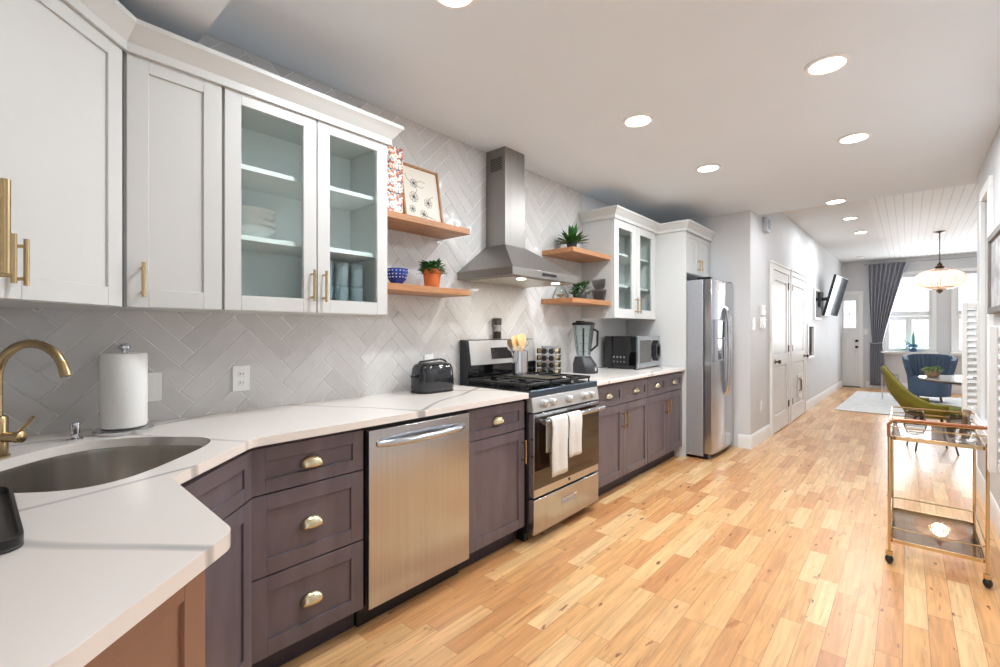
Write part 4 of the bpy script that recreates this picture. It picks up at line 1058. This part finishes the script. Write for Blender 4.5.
TV = Matrix.Translation((1.36,10.5,1.91)) @ Matrix.Rotation(math.radians(-4),4,'Z') @ Matrix.Rotation(math.radians(14),4,'Y')
obj('tv_body', MB(TV).box(-.04,0,-.56,.56,-.37,.37), 'black', t, bevel=.006); obj('screen', MB(TV).box(0,.003,-.54,.54,-.35,.355), 'tvscreen', t)
obj('wall_mount', MB().box(1.13,1.16,10.05,10.45,1.72,2.0), 'black', t); obj('mount_arm', MB().tube([(1.15,10.25,1.86),(1.30,10.25,1.88)],.03,10), 'black', t)

# ------------------------------------------------------------------ living room
t = thing('area_rug','pale grey area rug on the living room floor','rug',(2.4,10.6,0))
obj('rug_pile', MB(Matrix.Translation((2.4,10.7,0))@Matrix.Rotation(-.03,4,'Z')).box(-.92,1.2,-1.45,1.7,.001,.014), 'rug', t, bevel=.004)
# curtain
t = thing('curtain','grey grommet curtain tied back at the left living room window','curtain',(1.95,YW-.12,.02))
def width(z):
    if z > 1.02: k = (z-1.02)/(2.76-1.02); return (1.68+.06*(1-k)**2, 1.92+(2.33-1.92)*k**1.1)
    return (1.68+.02, 1.92+.04*math.sin((1.02-z)*2))
rings = []
zs = [2.78-.06*i for i in range(int(2.74/.06)+1)]
n = 90
for z in zs:
    x0, x1 = width(z); amp = .035 if z>1.1 else .028
    rings.append([(x0+(x1-x0)*i/n, YW-.14+amp*math.sin(2*PI*i/n*8), z) for i in range(n+1)])
obj('curtain_cloth', MB().loft(rings, cap=False, closed=False), 'curtain', t, solid=.003, ang=180)
obj('tieback', MB().tube([(1.69,YW-.19,1.02),(1.80,YW-.20,1.0),(1.93,YW-.18,1.04)],.014,8), pm('tie',(150,150,156),.5), t)
t = thing('curtain_rod','thin metal curtain rod across the far window wall','curtain rod',(2.8,YW-.14,2.76))
obj('rod', MB().tube([(1.60,YW-.14,2.77),(3.98,YW-.14,2.77)],.010,8), 'steel_side', t)
for x in (1.62,2.85,3.96): obj('bracket', MB().tube([(x,YW-.002,2.79),(x,YW-.14,2.79)],.008,8), 'steel_side', t)
plate('wall_switch', FF, 1.62, 1.27, .09,.13, 'white light switch on the far wall between front door and curtain', 'switch','switch', t0=.001)
# blue channel-back armchair facing the camera
bx, by = 2.63, 11.5
t = thing('channel_armchair','blue channel-tufted velvet armchair by the living room window','armchair',(bx,by,0))
n = 34
def arc(r, z, a0=-25, a1=205): return [(bx+r*math.cos(math.radians(a0+(a1-a0)*i/n)), by+r*.9*math.sin(math.radians(a0+(a1-a0)*i/n)), z) for i in range(n+1)]
flute = lambda i: 1+.05*abs(math.sin(i*PI/2))
rings_o = []
for z, ro in ((.12,.36),(.45,.40),(.70,.44),(.86,.46)):
    o_ = arc(ro,z); rings_o.append(o_)
mb = MB(); outr = []; 
for z, ro, ri in ((.12,.27,.23),(.45,.29,.24),(.70,.335,.27),(.84,.36,.30),(.86,.35,.315)):
    o_ = [(bx+(p[0]-bx)*flute(i), by+(p[1]-by)*flute(i), z - .10*max(0,1-abs(0))*(abs(i-n/2)/(n/2))**3*(z>.6)) for i,p in enumerate(arc(ro,z))]
    i_ = [(bx+(p[0]-bx)/flute(i), by+(p[1]-by)/flute(i), z - .10*(abs(i-n/2)/(n/2))**3*(z>.6)) for i,p in enumerate(arc(ri,z))]
    outr.append(o_+i_[::-1])
mb.loft(outr); obj('backrest', mb, 'velvet_blue', t, ang=15)
obj('seat', MB().lathe([(.25,.12),(.275,.15),(.275,.40),(.26,.455),(.18,.475),(.001,.48)],(bx,by-.06,0),32), 'velvet_blue', t)
for a_ in (45,135,225,315): obj('leg', MB().tube([(bx+.2*math.cos(math.radians(a_)),by+.19*math.sin(math.radians(a_)),.13),(bx+.23*math.cos(math.radians(a_)),by+.21*math.sin(math.radians(a_)),.018)],.015,10), 'bronze', t)
# blue plant on sill
potted('potted_plant','spreading plant in blue pot on the living room window sill','plant',(2.42,YW-.10,.841),
       [(.05,0),(.06,.005),(.085,.12),(.09,.16),(.08,.16),(.075,.12)],pm('blue_pot',(70,104,150),.4),'leaf3',lambda m,b,r: L_spiky(m,b,r,26,.34,.05,2.6,.25))
# round pedestal dining table
tx_, ty_ = 2.98, 7.62
t = thing('dining_table','round grey-topped dining table beside the olive chair','table',(tx_,ty_,0))
obj('tabletop', MB().lathe([(.48,.705),(.54,.712),(.55,.722),(.545,.732),(.001,.733)],(tx_,ty_,0),56), 'table', t)
obj('table_rim', MB().lathe([(.46,.69),(.53,.70),(.53,.706),(.001,.707)],(tx_,ty_,0),56), 'charcoal', t)
obj('pedestal', MB().lathe([(.26,0),(.26,.015),(.06,.05),(.035,.15),(.035,.55),(.10,.69),(.001,.691)],(tx_,ty_,0),32), pm('ped',(60,60,66),.3), t)
potted('potted_plant','pale succulent in tan woven pot on the dining table','plant',(2.56,7.65,.734),
       [(.05,0),(.062,.01),(.072,.04),(.064,.085),(.06,.085),(.06,.06)],'tan','leaf2',lambda m,b,r: L_bushy(m,b,r,160,.13,.09,.036))
c = (2.93,7.40,.734); t = thing('small_vase','small dark round vase at the right of the dining table','vase',c)
obj('vase_body', MB().lathe([(.02,0),(.04,.015),(.055,.05),(.05,.09),(.028,.115),(.03,.125),(.024,.125),(.022,.11),(.001,.02)],c,28), pm('vase_glaze',(78,80,66),.3), t)
# olive shell chair seen from behind
def shell_chair(cx, cy, rot, label):
    t = thing('shell_chair', label, 'chair', (cx,cy,0)); Mx = Matrix.Translation((cx,cy,0))@Matrix.Rotation(rot,4,'Z')
    # local: faces +x ; back at -x
    n = 28; cols = []
    for i in range(n+1):
        k = -1+2*i/n; ang = PI + k*math.radians(100)
        top = .52+.37*(math.cos(k*PI/2)**2.6 if abs(k)<1 else 0)
        col_ = []
        for j in range(9):
            q = j/8; z = .40+(top-.40)*q; r = .20+.09*min(1,q*2.2)+.02*q
            lean = -.10*q*max(0,math.cos(k*PI/2))
            col_.append((r*math.cos(ang)+lean, r*1.02*math.sin(ang), z))
        cols.append(col_)
    o = obj('seat_shell', MB(Mx).loft(cols, cap=False, closed=False), 'velvet_green', t, solid=.035, ang=180)
    ring = lambda r,z: [(r*math.cos(2*PI*i/32)+.03, r*.98*math.sin(2*PI*i/32), z) for i in range(32)]
    obj('seat', MB(Mx).loft([ring(.22,.37),ring(.255,.39),ring(.262,.43),ring(.25,.47),ring(.18,.485),ring(.01,.487)]), 'velvet_green', t)
    obj('piping', MB(Mx).tube([c_[8] for c_ in cols], .006, 6), pm('piping_gold',(170,160,80),.5), t)
    for a_ in (45,135,225,315):
        ca_, sa_ = math.cos(math.radians(a_)), math.sin(math.radians(a_))
        obj('leg', MB(Mx).tube([(.14*ca_,.14*sa_,.375),(.24*ca_,.24*sa_,.001)],1,10,[.014,.008]), 'bronze', t)
    return t
shell_chair(2.53, 6.84, math.radians(12), 'olive green velvet shell chair beyond the gold cart')
# chrome side table
t = thing('side_table','small glass side table with thin chrome legs on the rug','side table',(2.14,11.3,.015))
for x in (1.98,2.2):
    for y in (11.15,11.45): obj('leg', MB().tube([(x,y,.015),(x,y,.47)],.009,8), 'chrome', t)
mb = MB()
for y in (11.15,11.45): mb.tube([(1.98,y,.12),(2.2,y,.12)],.006,8)
for x in (1.98,2.2): mb.tube([(x,11.15,.12),(x,11.45,.12)],.006,8)
obj('stretcher', mb, 'chrome', t); obj('tabletop', MB().box(1.96,2.22,11.13,11.47,.471,.483), 'glass', t, bevel=.003)
# chandelier
cx, cy = 2.72, 10.2
t = thing('chandelier','oval crystal chandelier on a bronze stem over the living room','chandelier',(cx,cy,LZ))
obj('canopy', MB().lathe([(.075,-.001),(.075,-.012),(.03,-.03),(.008,-.035)],(cx,cy,LZ)), 'bronze', t)
zc = 2.11
obj('stem', MB().lathe([(.007,0),(.007,LZ-.03-zc-.26)],(cx,cy,zc+.26),12), 'bronze', t)
obj('crown_fitting', MB().lathe([(.10,.12),(.11,.135),(.05,.15),(.045,.18),(.07,.20),(.03,.22),(.035,.24),(.008,.27)],(cx,cy,zc)), 'bronze', t)
mb = MB(); RX, RZ = .31,.165
N1 = 56
for i in range(N1):
    a_ = 2*PI*i/N1; pts = []
    for q in range(11):
        e = -PI/2*.82+q*PI*.82/10; pts.append((cx+RX*math.cos(e)*math.cos(a_), cy+RX*math.cos(e)*math.sin(a_), zc+RZ*math.sin(e)))
    mb.tube(pts, .0085, 5)
o = obj('crystal_strands', mb, 'crystal', t); o['kind'] = 'stuff'
mb = MB()
for e in (-.95,.95):
    R_ = RX*math.cos(e)*1.01; z = zc+RZ*math.sin(e); mb.tube([(cx+R_*math.cos(2*PI*i/40),cy+R_*math.sin(2*PI*i/40),z) for i in range(41)], .006, 6)
obj('hoops', mb, 'bronze', t)
for a_ in range(4):
    x,y = cx+.12*math.cos(a_*PI/2+.4), cy+.12*math.sin(a_*PI/2+.4); obj('bulb', MB().ell((x,y,zc),.022,.022,.045,14,8), 'bulb', t)
obj('finial', MB().lathe([(.09,-.13),(.06,-.15),(.03,-.165),(.045,-.19),(.02,-.215),(.002,-.23)],(cx,cy,zc)), 'bronze', t)
pl_ = bpy.data.lights.new('chandelier_lamp','POINT'); pl_.energy = 16; pl_.color = (1,.86,.72); pl_.shadow_soft_size = .1
po = bpy.data.objects.new('chandelier_lamp', pl_); C.objects.link(po); po.location = (cx,cy,zc+.02)

# ------------------------------------------------------------------ gold bar cart
t = thing('bar_cart','gold two-tier bar cart with glass shelves and castors by the right wall','cart',(2.46,3.6,0))
X0,X1,Y0,Y1 = 2.262,2.640,3.36,3.98
legs = [(X0,Y0),(X1,Y0),(X0,Y1),(X1,Y1)]
for (x,y) in legs:
    obj('post', MB().tube([(x,y,.065),(x,y,.72)],.0075,10), 'gold', t)
    cs = obj('castor', MB().ell((x,y,.024),.019,.024,.024,20,14), 'black', t)
    obj('castor_fork', MB().tube([(x,y,.046),(x,y,.068)],.016,12), 'gold', cs)
def rail(z, r, name, inset=0.0, mat='gold'):
    pts = []
    cor = [(X0+inset,Y0+inset),(X1-inset,Y0+inset),(X1-inset,Y1-inset),(X0+inset,Y1-inset)]; k = .04
    lp = offset_round(cor,0,{0:k,1:k,2:k,3:k},5); lp.append(lp[0])
    obj(name, MB().tube([(x,y,z) for x,y in lp], r, 8), mat, t)
def band(z0,z1,name):
    lp = offset_round([(X0,Y0),(X1,Y0),(X1,Y1),(X0,Y1)],0,{i:.03 for i in range(4)},5)
    ins = [((x-(X0+X1)/2)*.965+(X0+X1)/2,(y-(Y0+Y1)/2)*.975+(Y0+Y1)/2) for x,y in lp]
    obj(name, MB().loft([[(x,y,z0) for x,y in lp],[(x,y,z1) for x,y in lp],[(x,y,z1) for x,y in ins],[(x,y,z0) for x,y in ins],[(x,y,z0) for x,y in lp]], cap=False), 'gold', t)
    obj('glass_shelf', MB().prism(ins,z0+.006,z0+.012), 'tray', t)
band(.685,.705,'shelf_frame'); band(.118,.136,'shelf_frame')
rail(.755,.0035,'gallery_rail'); rail(.20,.004,'gallery_rail')
rail(.79,.0045,'gallery_rail')
obj('handle_bar', MB().tube([(X0-.002,Y0-.002,.70),(X0-.004,Y0-.004,.77),(X0+.02,Y0-.006,.795),(X0+.06,Y0-.006,.80),(X1-.02,Y0-.006,.80),(X1,Y0-.006,.80)],.008,12), pm('copper_bar',(176,120,92),.35,.6), t)
def stemless(x,y,r,h_,lab):
    c = (x,y,.698); t = thing('stemless_glass',lab,'glass',c,'smoked glasses on the bar cart')
    obj('glass_body', MB().lathe([(r*.4,0),(r*.75,.008),(r,h_*.35),(r*.9,h_*.75),(r*.72,h_),(r*.69,h_),(r*.86,h_*.75),(r*.95,h_*.35),(r*.7,.014),(.001,.012)],c,32),'smoke',t)
stemless(2.37,3.53,.05,.135,'smoked stemless glass on the bar cart, left one')
stemless(2.545,3.50,.05,.135,'smoked stemless glass on the bar cart, right one')
c = (2.57,3.66,.698); t = thing('wooden_scoop','small weathered wooden scoop leaning behind the right glass on the cart','scoop',c)
obj('scoop_body', MB().tube([(2.56,3.63,.711),(2.575,3.66,.76),(2.59,3.685,.84)],1,10,[.010,.012,.018]), pm('driftwood',(150,122,92),.7,var=.3,scale=30), t)
